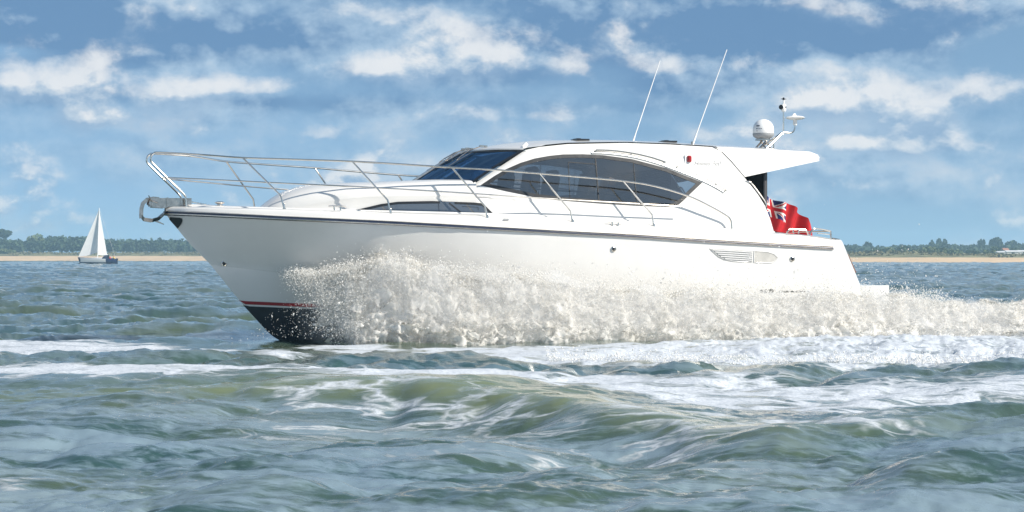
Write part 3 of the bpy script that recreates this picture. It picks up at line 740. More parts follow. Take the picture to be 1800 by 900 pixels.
def cabin_side():
    mb = MB(); V = []; nx, nz = 230, 68
    zs_ = np.linspace(1.82, 3.43, nz + 1); X = np.zeros((nz + 1, nx + 1)); Z = X.copy(); Yv = X.copy()
    for i, z in enumerate(zs_):
        xf = 5.05 if z < 2.71 else ip(z, APIL); xa = ip(z, AFTE); X[i] = np.linspace(xf, xa, nx + 1); Z[i] = z
    # the top edge follows the roof line
    for i in range(nz + 1):
        for j in range(nx + 1):
            x = X[i, j]; zt = ip(x, ROOFE) - .012; z = Z[i, j]
            z = min(z, zt) if i < nz else zt
            Z[i, j] = z; led = ip(x, LD) if z < ip(x, LEDGE) - .02 else 0.0
            rnd = .06 * max(0, (z - (zt - .09)) / .09) ** 2
            Yv[i, j] = -(Wd(x, z) - led - rnd)
    cx = (X[:-1, :-1] + X[1:, 1:]) / 2; cz = (Z[:-1, :-1] + Z[1:, 1:]) / 2
    hole = inside(cx, cz, WPOLY) & (seg_dist(cx, cz, WPOLY) > .035)
    pts = [(X[i, j], Yv[i, j], Z[i, j]) for i in range(nz + 1) for j in range(nx + 1)]
    f = [(i * (nx + 1) + j, i * (nx + 1) + j + 1, (i + 1) * (nx + 1) + j + 1, (i + 1) * (nx + 1) + j) for i in range(nz) for j in range(nx) if not hole[i, j]]
    mb.add(pts, f); return mb
def zroof(x, y):
    zc = ip(x, ([5.3, 5.6, 5.99, 6.5, 7.58, 9.0, 10.2, 11.7], [3.327, 3.40, 3.472, 3.53, 3.565, 3.55, 3.513, 3.45]))
    D = zc - (ip(x, ROOFE) if x > 6.3 else zc - .15) if x > 6.3 else .15
    q_ = abs(y) / 1.30
    return zc - D * q_ ** 2.2
cab = cabin_side(); q = cab.mirror(); cab.add(q.v, q.f)
rows = []
for i in range(45):
    s_ = i / 44; r = []
    for k in range(41):
        y = -1.27 + 2.54 * k / 40
        xf = 5.30 + .70 * (abs(y) / 1.30) ** 2; x = xf + (9.60 - xf) * s_
        hw = Wd(x, ip(x, ROOFE)) - .055
        yy = y / 1.27 * max(.2, hw) if x > 6 else y
        r.append((x, yy, zroof(x, yy)))
    rows.append(r)
cab.grid(rows, mi=0)
cabin = cab.build('cabin', M['gel'], yacht, sharp=50)
# brow under the front of the roof
mb = MB(); rows = []
for k in range(31):
    y = -1.27 + 2.54 * k / 30; xf = 5.30 + .70 * (abs(y) / 1.30) ** 2
    rows.append([(xf + .002, y, zroof(xf, y) + .002), (xf - .012, y, zroof(xf, y) - .02), (xf + .03, y, zroof(xf, y) - .045), (xf + .3, y, zroof(xf, y) - .05)])
mb.grid(rows); mb.build('roof_brow', M['gel'], cabin)

def side_pt(x, z, off): return (x, -(Wd(x, z) + off), z)
def strip_patch(top, bot, off, nx=60, nz=10):
    x0, x1 = top[0][0], top[-1][0]; rows = []
    for i in range(nx + 1):
        x = x0 + (x1 - x0) * i / nx; a, c = ip(x, xy(top)), ip(x, xy(bot))
        rows.append([side_pt(x, c + (a - c) * k / nz, off) for k in range(nz + 1)])
    return MB().grid(rows)
def inset(poly, d):
    n = len(poly); out = []
    area = sum(poly[i][0] * poly[(i + 1) % n][1] - poly[(i + 1) % n][0] * poly[i][1] for i in range(n)); sg = 1 if area > 0 else -1
    for i in range(n):
        p0, p1, p2 = (Vector(poly[i - 1]), Vector(poly[i]), Vector(poly[(i + 1) % n]))
        n1 = Vector((-(p1 - p0).y, (p1 - p0).x)).normalized() * sg; n2 = Vector((-(p2 - p1).y, (p2 - p1).x)).normalized() * sg
        m_ = (n1 + n2); L = max(.45, m_.length); m_ = m_.normalized() * d / (L / 2) if m_.length > 1e-6 else n1 * d
        out.append((p1.x + m_.x, p1.y + m_.y))
    return out
def ring(poly, d_out, d_in, off, th):
    a, c = inset(poly, d_out), inset(poly, d_in); mb = MB(); n = len(poly)
    v = [side_pt(x, z, off) for x, z in a] + [side_pt(x, z, off) for x, z in c] + [side_pt(x, z, off - th) for x, z in a] + [side_pt(x, z, off - th) for x, z in c]
    f = []
    for i in range(n):
        j = (i + 1) % n
        f += [(i, j, n + j, n + i), (2 * n + i, i, n * 0 + i, 2 * n + i)][:1] + [(2 * n + i, 2 * n + j, j, i), (n + i, n + j, 3 * n + j, 3 * n + i)]
    return mb.add(v, f)
def dense(poly, n=6):
    o = []
    for i in range(len(poly)):
        a, c = poly[i], poly[(i + 1) % len(poly)]
        o += [(a[0] + (c[0] - a[0]) * k / n, a[1] + (c[1] - a[1]) * k / n) for k in range(n)]
    return o
WD_ = dense(WPOLY, 4)
for s in (1, -1):
    g_ = strip_patch(WT, WB, -.004); g_ = g_ if s == 1 else g_.mirror()
    win = g_.build('cabin_window', M['glass'], cabin)
    fr = ring(WPOLY, -.012, .050, .006, .02); fr = fr if s == 1 else fr.mirror(); fr.build('window_frame', M['black'], win)
    for x, wid, z0, z1 in ((7.27, .022, 2.42, 3.17), (7.98, .012, 2.38, 3.12)):
        mu = MB(); rows = [[side_pt(x - wid / 2, z, .007), side_pt(x + wid / 2, z, .007)] for z in np.linspace(z0, z1, 9)]; mu.grid(rows)
        mu = mu if s == 1 else mu.mirror(); mu.build('mullion', M['black'], win)
    mu = MB()
    for (xa, za), (xb, zb) in (((6.75, 3.10), (7.27, 3.07)), ((6.75, 3.10), (6.73, 2.47))):
        rows = [[side_pt(xa + (xb - xa) * t, za + (zb - za) * t - .006, .006), side_pt(xa + (xb - xa) * t + .012, za + (zb - za) * t + .006, .006)] for t in np.linspace(0, 1, 7)]; mu.grid(rows)
    mu = mu if s == 1 else mu.mirror(); mu.build('opening_frame', M['black'], win)
# lower window in the coachroof side
LT = [(2.92, 2.212), (3.15, 2.27), (3.44, 2.34), (3.72, 2.38), (4.29, 2.395), (5.0, 2.375), (5.17, 2.36), (5.32, 2.20)]
LB = [(2.92, 2.207), (3.9, 2.17), (4.67, 2.14), (5.24, 2.112), (5.32, 2.19)]
LPOLY = LT + LB[-1:0:-1]
for s in (1, -1):
    g_ = strip_patch(LT, LB, -.012); g_ = g_ if s == 1 else g_.mirror()
    win = g_.build('coachroof_window', material('dark_glass', (.060, .070, .082), .04, IOR=2.4) if s == 1 else win.data.materials[0], coach)
    fr = ring(LPOLY, -.006, .034, -.006, .02); fr = fr if s == 1 else fr.mirror(); fr.build('window_frame', M['black'], win)
    for (xa, za), (xb, zb), wd_ in (((4.58, 2.37), (4.86, 2.14), .025), ((3.15, 2.27), (3.30, 2.20), .022), ((4.40, 2.38), (4.40, 2.155), .008), ((4.80, 2.31), (5.08, 2.30), .008), ((5.08, 2.30), (5.08, 2.25), .01), ((4.5, 2.19), (4.6, 2.185), .012), ((4.98, 2.165), (5.08, 2.16), .012)):
        mu = MB(); dx_, dz_ = xb - xa, zb - za; L_ = math.hypot(dx_, dz_); ox, oz = -dz_ / L_ * wd_ / 2, dx_ / L_ * wd_ / 2
        mu.grid([[side_pt(xa + dx_ * t - ox, za + dz_ * t - oz, -.009), side_pt(xa + dx_ * t + ox, za + dz_ * t + oz, -.009)] for t in (0, .5, 1)])
        mu = mu if s == 1 else mu.mirror(); mu.build('inner_fitting', M['black'], win)

# windscreen
def ws(u, v, off=0.0):
    """u: -1 port .. 1 starboard, v: 0 sill .. 1 roof"""
    y = u * (1.36 - .09 * v)
    x = (4.38 + .64 * u * u) * (1 - v) + (5.31 + .70 * u * u) * v; z = (2.785 - .075 * u * u) * (1 - v) + (3.318 - .012 * u * u) * v
    x -= .03 * math.sin(math.pi * v); n_ = Vector((-.55, .55 * u, .75)).normalized()
    return (x + n_.x * off, y + n_.y * off, z + n_.z * off)
for s in (-1, 1):
    g_ = MB().grid([[ws(s * (.03 + .965 * i / 20), k / 14) for k in range(15)] for i in range(21)])
    pane = g_.build('windscreen', M['wglass'], cabin)
    fr = MB()
    for (u0, u1, v0, v1) in ((.03, .995, 0, .045), (.03, .995, .93, 1), (.955, .995, .045, .93), (.03, .075, .045, .93)):
        fr.grid([[ws(s * (u0 + (u1 - u0) * i / 16), v0 + (v1 - v0) * k / 8, .006) for k in range(9)] for i in range(17)])
    fr.build('window_frame', M['black'], pane)
mb = MB(); rows = []
for k in range(15):
    v = k / 14 * 1.03; rows.append([ws(u, v, o_) for u, o_ in ((-.05, -.01), (-.045, .03), (.045, .03), (.05, -.01))])
mb.grid(rows); mb.add(rows[0], [(0, 1, 2, 3)]); mb.build('windscreen_post', M['worn_steel'], cabin)
for u0, sg in ((-.30, -1), (-.02, -1), (.35, 1)):
    w_ = MB(); top = Vector(ws(u0, 1.0, .03)) + Vector((.14, 0, .06)) if u0 != -.02 else Vector(ws(u0, 1.0, .05))
    pts = [top + Vector((.08, 0, .0)), top, Vector(ws(u0 - .02, .92, .06)), Vector(ws(u0 - .05, .72, .05)), Vector(ws(u0 - .07, .62, .035))]
    w_.tube(pts, .011, 6)
    w_.tube([ws(u0 - .06, .90, .02), ws(u0 - .07, .64, .022), ws(u0 - .085, .36, .02)], .010, 6)
    w_.box(pts[1], (.07, .05, .04)); w_.box(pts[0], (.05, .05, .03))
    wi = w_.build('wiper', M['worn_steel'], cabin)

# grooved roof handrails along the side window
for A_, nm in (([(7.27, 3.305), (7.30, 3.318), (7.6, 3.312), (7.96, 3.272), (8.3, 3.205), (8.57, 3.125)], 'a'), ([(8.81, 3.05), (9.08, 2.96), (9.34, 2.855), (9.55, 2.755), (9.68, 2.675), (9.71, 2.635)], 'b')):
    for s in (1, -1):
        mb = MB(); mb.tube([(x, s * -(Wd(x, z) + .05), z) for x, z in A_], .014, 8, 5)
        for x, z in (A_[0], A_[len(A_) // 2], A_[-1]): mb.tube([(x, s * -(Wd(x, z) - .02), z), (x, s * -(Wd(x, z) + .05), z)], .010, 6)
        mb.build('handrail', M['steel'], cabin)
# raised moulding below the handrails, its grey put in for the shade there
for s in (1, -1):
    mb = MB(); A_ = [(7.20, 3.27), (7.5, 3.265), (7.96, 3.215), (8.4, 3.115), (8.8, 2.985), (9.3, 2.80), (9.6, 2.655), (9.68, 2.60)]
    mb.tube([(x, s * -(Wd(x, z) - .012), z) for x, z in A_], .034, 8, 5); mb.build('eyebrow', M['shade_grey'], cabin)

# --- hardtop wing aft of the groove
GRV = [(9.590, 3.43), (9.735, 3.32), (9.895, 3.16), (10.125, 2.885)]
def wing():
    mb = MB()
    top = [(9.59, 3.425), (10.4, 3.403), (11.5, 3.37), (11.66, 3.315)]
    def bot(x): return ip(x, ([9.59, 9.735, 9.895, 10.125, 11.66], [3.41, 3.32, 3.16, 2.885, 3.20]))
    xs = sorted(set([9.59, 9.64, 9.735, 9.81, 9.895, 10.0, 10.125] + list(np.linspace(10.3, 11.5, 8)) + [11.58, 11.66]))
    for s in (1, -1):
        o = []; i_ = []
        for x in xs:
            a, c = ip(x, xy(top)), bot(x)
            zz = [c + (a - c) * k / 6 for k in range(7)]
            o.append([(x, s * -(Wd(x, z) - .03 * max(0, (z - (a - .07)) / .07) ** 2), z) for z in zz]); i_.append([(x, s * -(Wd(x, z) - .09), z) for z in zz])
        mb.grid(o); mb.grid(i_)
        mb.grid([[p[0], q_[0]] for p, q_ in zip(o, i_)]); mb.grid([[p[-1], q_[-1]] for p, q_ in zip(o, i_)])
        mb.grid([[p, q_] for p, q_ in zip(o[0], i_[0])]); mb.grid([[p, q_] for p, q_ in zip(o[-1], i_[-1])])
    up = []; lo = []
    for x in xs:
        a = ip(x, xy(top)); hw = Wd(x, a) - .03
        up.append([(x, hw * t, a + (zroof(x, 0) - ip(x, ROOFE)) * (1 - abs(t) ** 2.2)) for t in np.linspace(-1, 1, 21)])
        lo.append([(x, hw * t, a - .08 + .02 * (1 - t * t)) for t in np.linspace(-1, 1, 21)])
    mb.grid(up); mb.grid(lo); mb.grid([[p, q_] for p, q_ in zip(up[-1], lo[-1])]); mb.grid([[p, q_] for p, q_ in zip(up[0], lo[0])])
    return mb
hardtop = wing().build('hardtop', M['gel'], yacht, sharp=40)
for s in (1, -1):
    mb = MB(); mb.grid([[(x + dx_, s * -(Wd(x, z) - .012), z) for dx_ in (-.016, .02)] for x, z in [(9.585, 3.43), (9.66, 3.385), (9.73, 3.32), (9.89, 3.16), (10.12, 2.885)]])
    mb.build('seam', M['black'], cabin)
# aft bulkhead: dark sliding door frame
mb = MB(); mb.box((10.66, 0, 2.16), (.05, 2.40, 1.94)); blk = mb.build('cockpit_door', M['dark_in'], cabin)
for y in (-1.16, -.62, 0, .62, 1.16):
    MB().box((10.655, y, 2.16), (.075, .07, 1.93)).build('door_frame', M['black'], blk, False)
for s in (1, -1):
    mb = MB(); pts = [(10.10, s * 1.42, 2.80), (10.19, s * 1.46, 2.80), (10.25, s * 1.465, 2.755), (10.38, s * 1.50, 2.58), (10.50, s * 1.535, 2.39), (10.47, s * 1.50, 2.36)]
    mb.tube(pts, .016, 8, 4); mb.build('grab_rail', M['steel'], cabin)
# saloon interior
MB().box((7.9, 0, 2.14), (5.3, 2.5, .06)).build('saloon_floor', M['wood'], cabin, False)
for x, y in ((6.05, .55), (6.15, -.45), (7.0, .75), (7.15, -.7)):
    mb = MB(); mb.box((x, y, 2.36), (.50, .55, .36)); mb.box((x + .22, y, 2.70), (.14, .52, .46), Matrix.Rotation(R(10), 3, 'Y')); mb.tube([(x + .27, y - .18, 2.98), (x + .27, y + .18, 2.98)], .075, 8)
    mb.build('seat', M['beige'], cabin)
mb = MB(); mb.box((5.55, 0, 2.52), (.5, 2.3, .22), Matrix.Rotation(R(-14), 3, 'Y')); mb.build('dashboard', M['dark_in'], cabin)
mb = MB(); mb.tube([(5.3, -1.28, 2.66), (6.2, -1.26, 2.62), (7.3, -1.26, 2.575), (8.4, -1.27, 2.44)], .014, 6); mb.build('inner_rail', M['black'], cabin)
mb = MB()
for k in range(22): mb.box((8.75, 0, 2.30 + k * .034), (.02, 2.50, .026), Matrix.Rotation(R(25), 3, 'Y'))
mb.build('blind', M['blind'], cabin, False)

# --- side details on cabin
nl = MB(); x, z = 9.05, 3.19; nl.lathe([(.001, -.055), (.035, -.055), (.045, -.04), (.045, .045), (.03, .06), (.001, .062)], (x, -(Wd(x, z) + .02), z), 14); nav = nl.build('navigation_light', M['redlens'], cabin)
mb = MB(); mb.box((x - .03, -(Wd(x, z) + .005), z - .01), (.10, .03, .15)); mb.build('light_base', M['white'], nav)
tc = bpy.data.curves.new('script_lettering', 'FONT'); tc.body = 'Haines 360'; tc.size = .112; tc.shear = .45; tc.extrude = .001; tc.space_character = 1.02
tmp = bpy.data.objects.new('script_lettering', tc); col.objects.link(tmp); bpy.context.view_layer.update()
tm = bpy.data.meshes.new_from_object(tmp.evaluated_get(bpy.context.evaluated_depsgraph_get())); bpy.data.objects.remove(tmp)
tm.materials.clear(); tm.materials.append(M['lettering'])
to = bpy.data.objects.new('script_lettering', tm); col.objects.link(to); to.parent = cabin
to.location = (9.15, -(Wd(9.4, 3.09) + .012), 3.09); to.rotation_euler = (R(90 - 11.3), 0, 0)
for x, s in ((7.22, 1), (8.92, 1)):
    mb = MB(); z = zroof(x, -.8); mb.box((x, -.75, z + .008), (.24, .3, .03)); mb.box((x - .06, -.75, z + .026), (.07, .2, .015)); mb.build('roof_hatch', M['black'], cabin)
mb = MB(); mb.box((6.02, -1.18, 3.385), (.10, .03, .06), Matrix.Rotation(R(-45), 3, 'Y')); mb.build('roof_fitting', M['white'], cabin)

# --- rails
TOP = [(.32, -.2, 2.30), (.31, -.2, 2.42), (.285, -.2, 2.50), (.02, -.2, 2.76), (-.215, -.2, 2.99), (-.268, -.2, 3.06), (-.265, -.2, 3.13), (-.22, -.2, 3.18), (-.12, -.2, 3.197), (.52, -.29, 3.17), (1.18, -.67, 3.11), (2.01, -.99, 3.08), (2.91, -1.26, 3.05), (3.65, -1.45, 3.01), (4.56, -1.58, 2.96), (5.31, -1.63, 2.93),
       (6.09, -1.68, 2.88), (6.84, -1.7, 2.83), (7.63, -1.71, 2.77), (8.22, -1.72, 2.69), (8.88, -1.71, 2.52), (9.32, -1.71, 2.335), (9.62, -1.7, 2.185), (9.695, -1.7, 2.12), (9.72, -1.7, 2.05), (9.73, -1.7, 1.92)]
MIDR = [(0, -.2, 2.78), (.93, -.62, 2.73), (1.81, -1.0, 2.68), (3.26, -1.44, 2.61), (4.93, -1.69, 2.52), (5.78, -1.75, 2.47), (7.76, -1.79, 2.38), (8.84, -1.79, 2.33)]
STN = [[(1.18, -.67, 3.11), (1.74, -1.05, 2.47), (1.79, -1.09, 2.24)], [(2.91, -1.26, 3.05), (3.44, -1.55, 2.4), (3.48, -1.59, 2.17)], [(4.56, -1.58, 2.96), (5.08, -1.77, 2.31), (5.12, -1.8, 2.07)],
       [(6.09, -1.68, 2.88), (6.6, -1.84, 2.24), (6.64, -1.87, 2.0)], [(7.63, -1.71, 2.77), (8.11, -1.87, 2.19), (8.14, -1.9, 1.94)]]
for s in (1, -1):
    fl = lambda P: [(x, s * y, z) for x, y, z in P]
    mb = MB(); mb.tube(fl(TOP), .0165, 8, 5); rail = mb.build('guard_rail', M['steel'], yacht)
    mb = MB(); mb.tube(fl(MIDR), .012, 8, 4); mb.build('mid_rail', M['steel'], rail)
    for t_, m_, b_ in STN:
        t_, m_, b_ = fl([t_])[0], fl([m_])[0], fl([b_])[0]
        mid2 = tuple(m_[i] + (b_[i] - m_[i]) * .35 for i in range(3)); m0 = tuple(m_[i] + (t_[i] - m_[i]) * .1 for i in range(3))
        mb = MB(); mb.tube([t_, m0, m_, mid2, b_], .0145, 8, 0)
        mb.lathe([(.034, 0), (.034, .012), (.02, .02), (.019, .09), (.015, .10)], (b_[0], b_[1], ip(b_[0], LIP) + .005), 10)
        mb.build('stanchion', M['steel'], rail)
mb = MB(); mb.tube([(-.01, -.2, 2.785), (-.01, 0, 2.785), (-.01, .2, 2.785)], .012, 8); mb.build('pulpit_bar', M['steel'], rail)

# --- bow roller, anchor, chain, windlass
mb = MB()
for y in (-.11, .11):
    mb.add([(-.26, y, 2.44), (.43, y, 2.445), (.43, y, 2.335), (.06, y, 2.30), (-.02, y, 2.27), (-.22, y, 2.28), (-.29, y, 2.34), (-.26, y + .012, 2.44), (.43, y + .012, 2.445), (.43, y + .012, 2.335), (.06, y + .012, 2.30), (-.02, y + .012, 2.27), (-.22, y + .012, 2.28), (-.29, y + .012, 2.34)],
           [(0, 1, 2, 3, 4, 5, 6), (13, 12, 11, 10, 9, 8, 7)] + [(i, (i + 1) % 7, 7 + (i + 1) % 7, 7 + i) for i in range(7)])
mb.box((.08, 0, 2.30), (.70, .21, .012)); mb.box((.02, -.12, 2.37), (.03, .02, .16)); mb.box((.25, -.12, 2.39), (.02, .02, .10)); mb.box((.35, -.122, 2.39), (.02, .02, .10))
mb.tube([(-.2, -.13, 2.33), (-.2, .13, 2.33)], .05, 12); mb.tube([(-.24, -.14, 2.38), (-.30, -.15, 2.48)], .009, 6); mb.tube([(-.15, -.16, 2.36), (-.24, -.13, 2.40)], .014, 6)
roller = mb.build('bow_roller', M['worn_steel'], yacht, sharp=20)
mb = MB(); rows = []
P_ = [(-.10, 2.425), (-.20, 2.435), (-.30, 2.415), (-.37, 2.35), (-.395, 2.26), (-.40, 2.16), (-.395, 2.10)]
for x, z in P_:
    i = P_.index((x, z)); a = Vector((P_[min(i + 1, 6)][0] - P_[max(i - 1, 0)][0], P_[min(i + 1, 6)][1] - P_[max(i - 1, 0)][1])).normalized(); nx_, nz_ = -a.y * .032, a.x * .032
    rows.append([(x + nx_, -.02, z + nz_), (x - nx_, -.02, z - nz_), (x - nx_, .02, z - nz_), (x + nx_, .02, z + nz_)])
mb.grid(rows, closed=True)
F1 = [(-.41, 2.125), (-.37, 2.075), (-.24, 2.055), (-.12, 2.09), (-.02, 2.18), (-.005, 2.225)]
for s in (-1, 1):
    mb.grid([[(x, 0, z), (x + .01, s * wv * .5, z - .01), (x + .02, s * wv, z + .035)] for (x, z), wv in zip(F1, (.02, .07, .15, .17, .12, .05))])
    mb.grid([[(x, 0, z - .012), (x + .01, s * wv * .5, z - .022), (x + .02, s * wv, z + .035)] for (x, z), wv in zip(F1, (.02, .07, .15, .17, .12, .05))])
mb.add([(-.2, -.03, 2.06), (-.2, .03, 2.06), (-.02, .03, 1.995), (-.02, -.03, 1.995), (-.17, -.03, 2.085), (-.17, .03, 2.085), (-.02, .03, 2.01), (-.02, -.03, 2.01)], [(0, 1, 2, 3), (4, 7, 6, 5), (0, 3, 7, 4), (1, 5, 6, 2), (2, 6, 7, 3), (0, 4, 5, 1)])
mb.build('anchor', M['worn_steel'], roller, sharp=25)
mb = MB()
for k in range(14):
    t = k / 13; c = Vector((.44 + .30 * t, 0, 2.385 - .055 * t)); r_ = []
    for a in range(9):
        an = 2 * math.pi * a / 8; p = Vector((.022 * math.cos(an), .012 * math.sin(an), 0)); p = (Matrix.Rotation(R(90 * (k % 2)), 3, 'X') @ p); r_.append(c + p)
    mb.tube(r_, .004, 5)
mb.build('anchor_chain', M['steel'], yacht)
mb = MB(); mb.lathe([(.09, 0), (.09, .02), (.05, .03), (.045, .06), (.08, .075), (.085, .09), (.05, .105), (.001, .108)], (.93, 0, 2.29), 18); mb.box((.80, 0, 2.305), (.16, .12, .03)); mb.build('windlass', M['steel'], yacht)
for x, z in ((2.61, 2.225), (7.39, 1.985), (10.9, 1.87)):
    for s in (1, -1):
        mb = MB(); y = -s * (b(x) - .07)
        mb.tube([(x - .15, y, z + .07), (x - .08, y, z + .075), (x + .08, y, z + .072), (x + .15, y, z + .062)], .012, 8); mb.tube([(x - .05, y, z), (x - .06, y, z + .07)], .013, 8); mb.tube([(x + .05, y, z), (x + .06, y, z + .07)], .013, 8)
        mb.build('cleat', M['steel'], deck)
mb = MB(); mb.box((5.42, -(b(5.42) - .06), 2.085), (.09, .02, .03)); mb.build('fuel_filler', M['grey'], deck, False)

# --- hull fittings
for x, z in ((7.34, 1.59), (10.79, 1.42), (.98, 1.345)):
    mb = MB(); y = side_y(x, z); mb.lathe([(.048, 0), (.048, .012), (.034, .018), (.026, .006), (.001, .004)], (x, -y - .002, z), 16, Matrix.Rotation(R(90), 3, 'X'))
    p_ = mb.build('through_hull', M['steel'], hull); q_ = MB(); q_.lathe([(.026, 0), (.001, .002)], (x, -y - .016, z), 14, Matrix.Rotation(R(90), 3, 'X')); q_.build('outlet', M['black'], p_)
for x, z, r_ in ((10.20, .85, .028), (10.29, .85, .034), (10.39, .845, .045)):
    mb = MB(); y = side_y(x, z); mb.lathe([(r_, 0), (r_, .01), (r_ * .5, .012), (.001, .008)], (x, -y - .002, z), 14, Matrix.Rotation(R(90), 3, 'X')); mb.build('exhaust_outlet', M['black'], hull)
def hp(x, z, o): return (x, -side_y(x, z) - o, z)
mb = MB()
top_ = [(9.16, 1.60), (9.4, 1.592), (9.7, 1.576), (9.98, 1.56)]; bt_ = [(9.16, 1.597), (9.25, 1.52), (9.34, 1.455), (9.45, 1.41), (9.62, 1.38), (9.85, 1.367), (9.98, 1.362)]
mb.grid([[hp(x, ip(x, xy(bt_)) + (ip(x, xy(top_)) - ip(x, xy(bt_))) * k / 5, .004) for k in range(6)] for x in np.linspace(9.16, 9.98, 24)])
vent = mb.build('engine_vent', M['grey'], hull)
mb = MB()
for k in range(6):
    z0 = lambda x: ip(x, xy(top_)) - .012 - .036 * k
    xs_ = [x for x in np.linspace(9.17, 9.97, 30) if z0(x) - .02 > ip(x, xy(bt_)) - .004]
    if len(xs_) > 2: mb.grid([[hp(x, z0(x), .006), hp(x, z0(x) - .006, .026), hp(x, z0(x) - .020, .022), hp(x, z0(x) - .022, .006)] for x in xs_])
mb.build('louvre', M['white'], vent)
mb = MB(); t2 = [(10.02, 1.558), (10.28, 1.545), (10.42, 1.505), (10.50, 1.44)]; b2 = [(10.02, 1.36), (10.10, 1.352), (10.38, 1.352), (10.46, 1.39), (10.50, 1.435)]
mb.grid([[hp(x, ip(x, xy(b2)) + (ip(x, xy(t2)) - ip(x, xy(b2))) * k / 5, .005) for k in range(6)] for x in np.linspace(10.02, 10.50, 18)]); mb.build('vent_cover', vary(material('brushed_panel', (.50, .49, .46), .42), 5, .15), hull)
def sub_ring(top, bot, name):
    mb = MB(); P = top + bot[::-1]; mb.tube([hp(x, z, .006) for x, z in P] + [hp(*P[0], .006)], .008, 6); mb.build(name, M['gel'], vent)
sub_ring(top_, bt_, 'vent_rim'); sub_ring(t2, b2, 'vent_rim')
# swim platform
mb = MB(); o = [(12.25, -1.66), (12.7, -1.70), (12.95, -1.64), (13.0, -1.55), (13.0, 1.55), (12.95, 1.64), (12.7, 1.70), (12.25, 1.66)]
mb.add([(x, y, .935) for x, y in o] + [(x, y, .715) for x, y in o], [tuple(range(8)), tuple(reversed(range(8, 16)))] + [(i, 8 + i, 8 + (i + 1) % 8, (i + 1) % 8) for i in range(8)])
sp_ = mb.build('swim_platform', M['gel'], yacht, sharp=30)
MB().box((12.62, 0, .70), (.7, 3.0, .03)).build('platform_underside', M['black'], sp_, False)
mb = MB(); mb.tube([(12.20, -1.36, 1.52), (12.25, -1.36, 1.50), (12.42, -1.36, 1.17), (12.38, -1.36, 1.15)], .014, 8); mb.build('transom_handle', vary(material('copper_steel', (.5, .3, .22), .25, 1.0), 5, .1), hull)
# stern rails
for P in ([(10.80, -1.72, 1.84), (10.82, -1.72, 1.90), (10.86, -1.72, 1.935), (10.95, -1.72, 1.95), (11.14, -1.72, 1.94), (11.21, -1.72, 1.92), (11.25, -1.72, 1.83)], [(11.27, -1.72, 1.83), (11.30, -1.72, 1.91), (11.36, -1.72, 1.955), (11.45, -1.70, 1.96), (11.70, -1.66, 1.925), (11.735, -1.66, 1.90), (11.74, -1.66, 1.77)]):
    for s in (1, -1):
        mb = MB(); mb.tube([(x, s * y, z) for x, y, z in P], .015, 8, 4); mb.build('stern_rail', M['steel'], yacht)
mb = MB(); mb.tube([(11.44, -1.70, 1.88), (11.73, -1.66, 1.86)], .010, 6); mb.tube([(11.72, -1.66, 1.92), (11.72, 1.66, 1.92)], .013, 8); mb.build('stern_bar', M['steel'], yacht)
mb = MB(); mb.tube([(11.80, -1.60, 1.79), (11.98, -1.52, 1.77)], .014, 6); mb.box((11.9, -1.56, 1.765), (.12, .05, .03)); mb.build('fairlead', M['worn_steel'], deck)
mb = MB(); mb.box((11.35, .1, 1.45), (.6, 2.2, .4)); mb.box((11.63, .1, 1.60), (.12, 2.2, .32)); mb.build('cockpit_seat', M['beige'], deck)

# --- aerials, dome, light mast on the roof
for P0, P1 in (((8.79, .6, 3.50), (9.38, .6, 5.13)), ((9.24, -1.1, 3.44), (9.93, -1.1, 5.19))):
    mb = MB(); a, c = Vector(P0), Vector(P1); mb.tube([a, a + (c - a) * .12, a + (c - a) * .14, c], [.022, .016, .011, .008], 8); an = mb.build('whip_aerial', M['white'], yacht)
    mb = MB(); mb.lathe([(.045, 0), (.045, .02), (.02, .03), (.02, .07)], (a.x, a.y, a.z - .01), 12); mb.box(a + Vector((.01, 0, .05)), (.05, .03, .06)); mb.build('aerial_base', M['worn_steel'], an)
mb = MB(); R_ = .197
prof = [(.001, 3.665), (.10, 3.668), (.15, 3.69), (.185, 3.72), (.195, 3.745), (.195, 3.775), (R_, 3.778), (R_, 3.85)] + [(R_ * math.cos(a), 3.85 + .19 * math.sin(a)) for a in np.linspace(.1, 1.56, 12)]
mb.lathe(prof, (11.23, 0, 0), 32); dome = mb.build('satellite_dome', M['white'], yacht)
mb = MB(); mb.lathe([(.10, 3.662), (.155, 3.69), (.19, 3.72), (.1995, 3.745), (.1995, 3.772), (.19, 3.774)], (11.23, 0, 0), 32); mb.build('dome_base', M['grey'], dome)
def dome_bar(a0, a1, z0, z1):
    mb = MB(); mb.grid([[(11.23 + (R_ + .002) * math.cos(R(a)), (R_ + .002) * math.sin(R(a)), z) for z in (z0, z1)] for a in np.linspace(a0, a1, 8)]); mb.build('dome_marking', M['navy'], dome, False)
dome_bar(-158, -138, 3.895, 3.915); dome_bar(-160, -154, 3.845, 3.857); dome_bar(-151, -146, 3.845, 3.857); dome_bar(-143, -136, 3.845, 3.855); dome_bar(-133, -124, 3.846, 3.856); dome_bar(-158, -150, 3.805, 3.815)
mb = MB()
for y in (-.09, .09): mb.tube([(11.06, y, 3.44), (11.22, y, 3.60), (11.26, y, 3.675)], .02, 6); mb.tube([(11.36, y, 3.46), (11.2, y, 3.67)], .018, 6)
mb.box((11.22, 0, 3.655), (.2, .22, .03)); mb.build('dome_bracket', M['worn_steel'], dome)
mb = MB()
for y in (-.16, .16): mb.tube([(11.20, y, 3.47), (11.64, y * .15, 3.80)], .017, 8)
mb.tube([(11.655, 0, 3.78), (11.655, 0, 4.20)], .017, 8); mb.tube([(11.655, 0, 3.80), (11.8, 0, 3.795), (11.87, 0, 3.83), (11.895, 0, 3.9), (11.895, 0, 3.95)], .015, 8, 3)
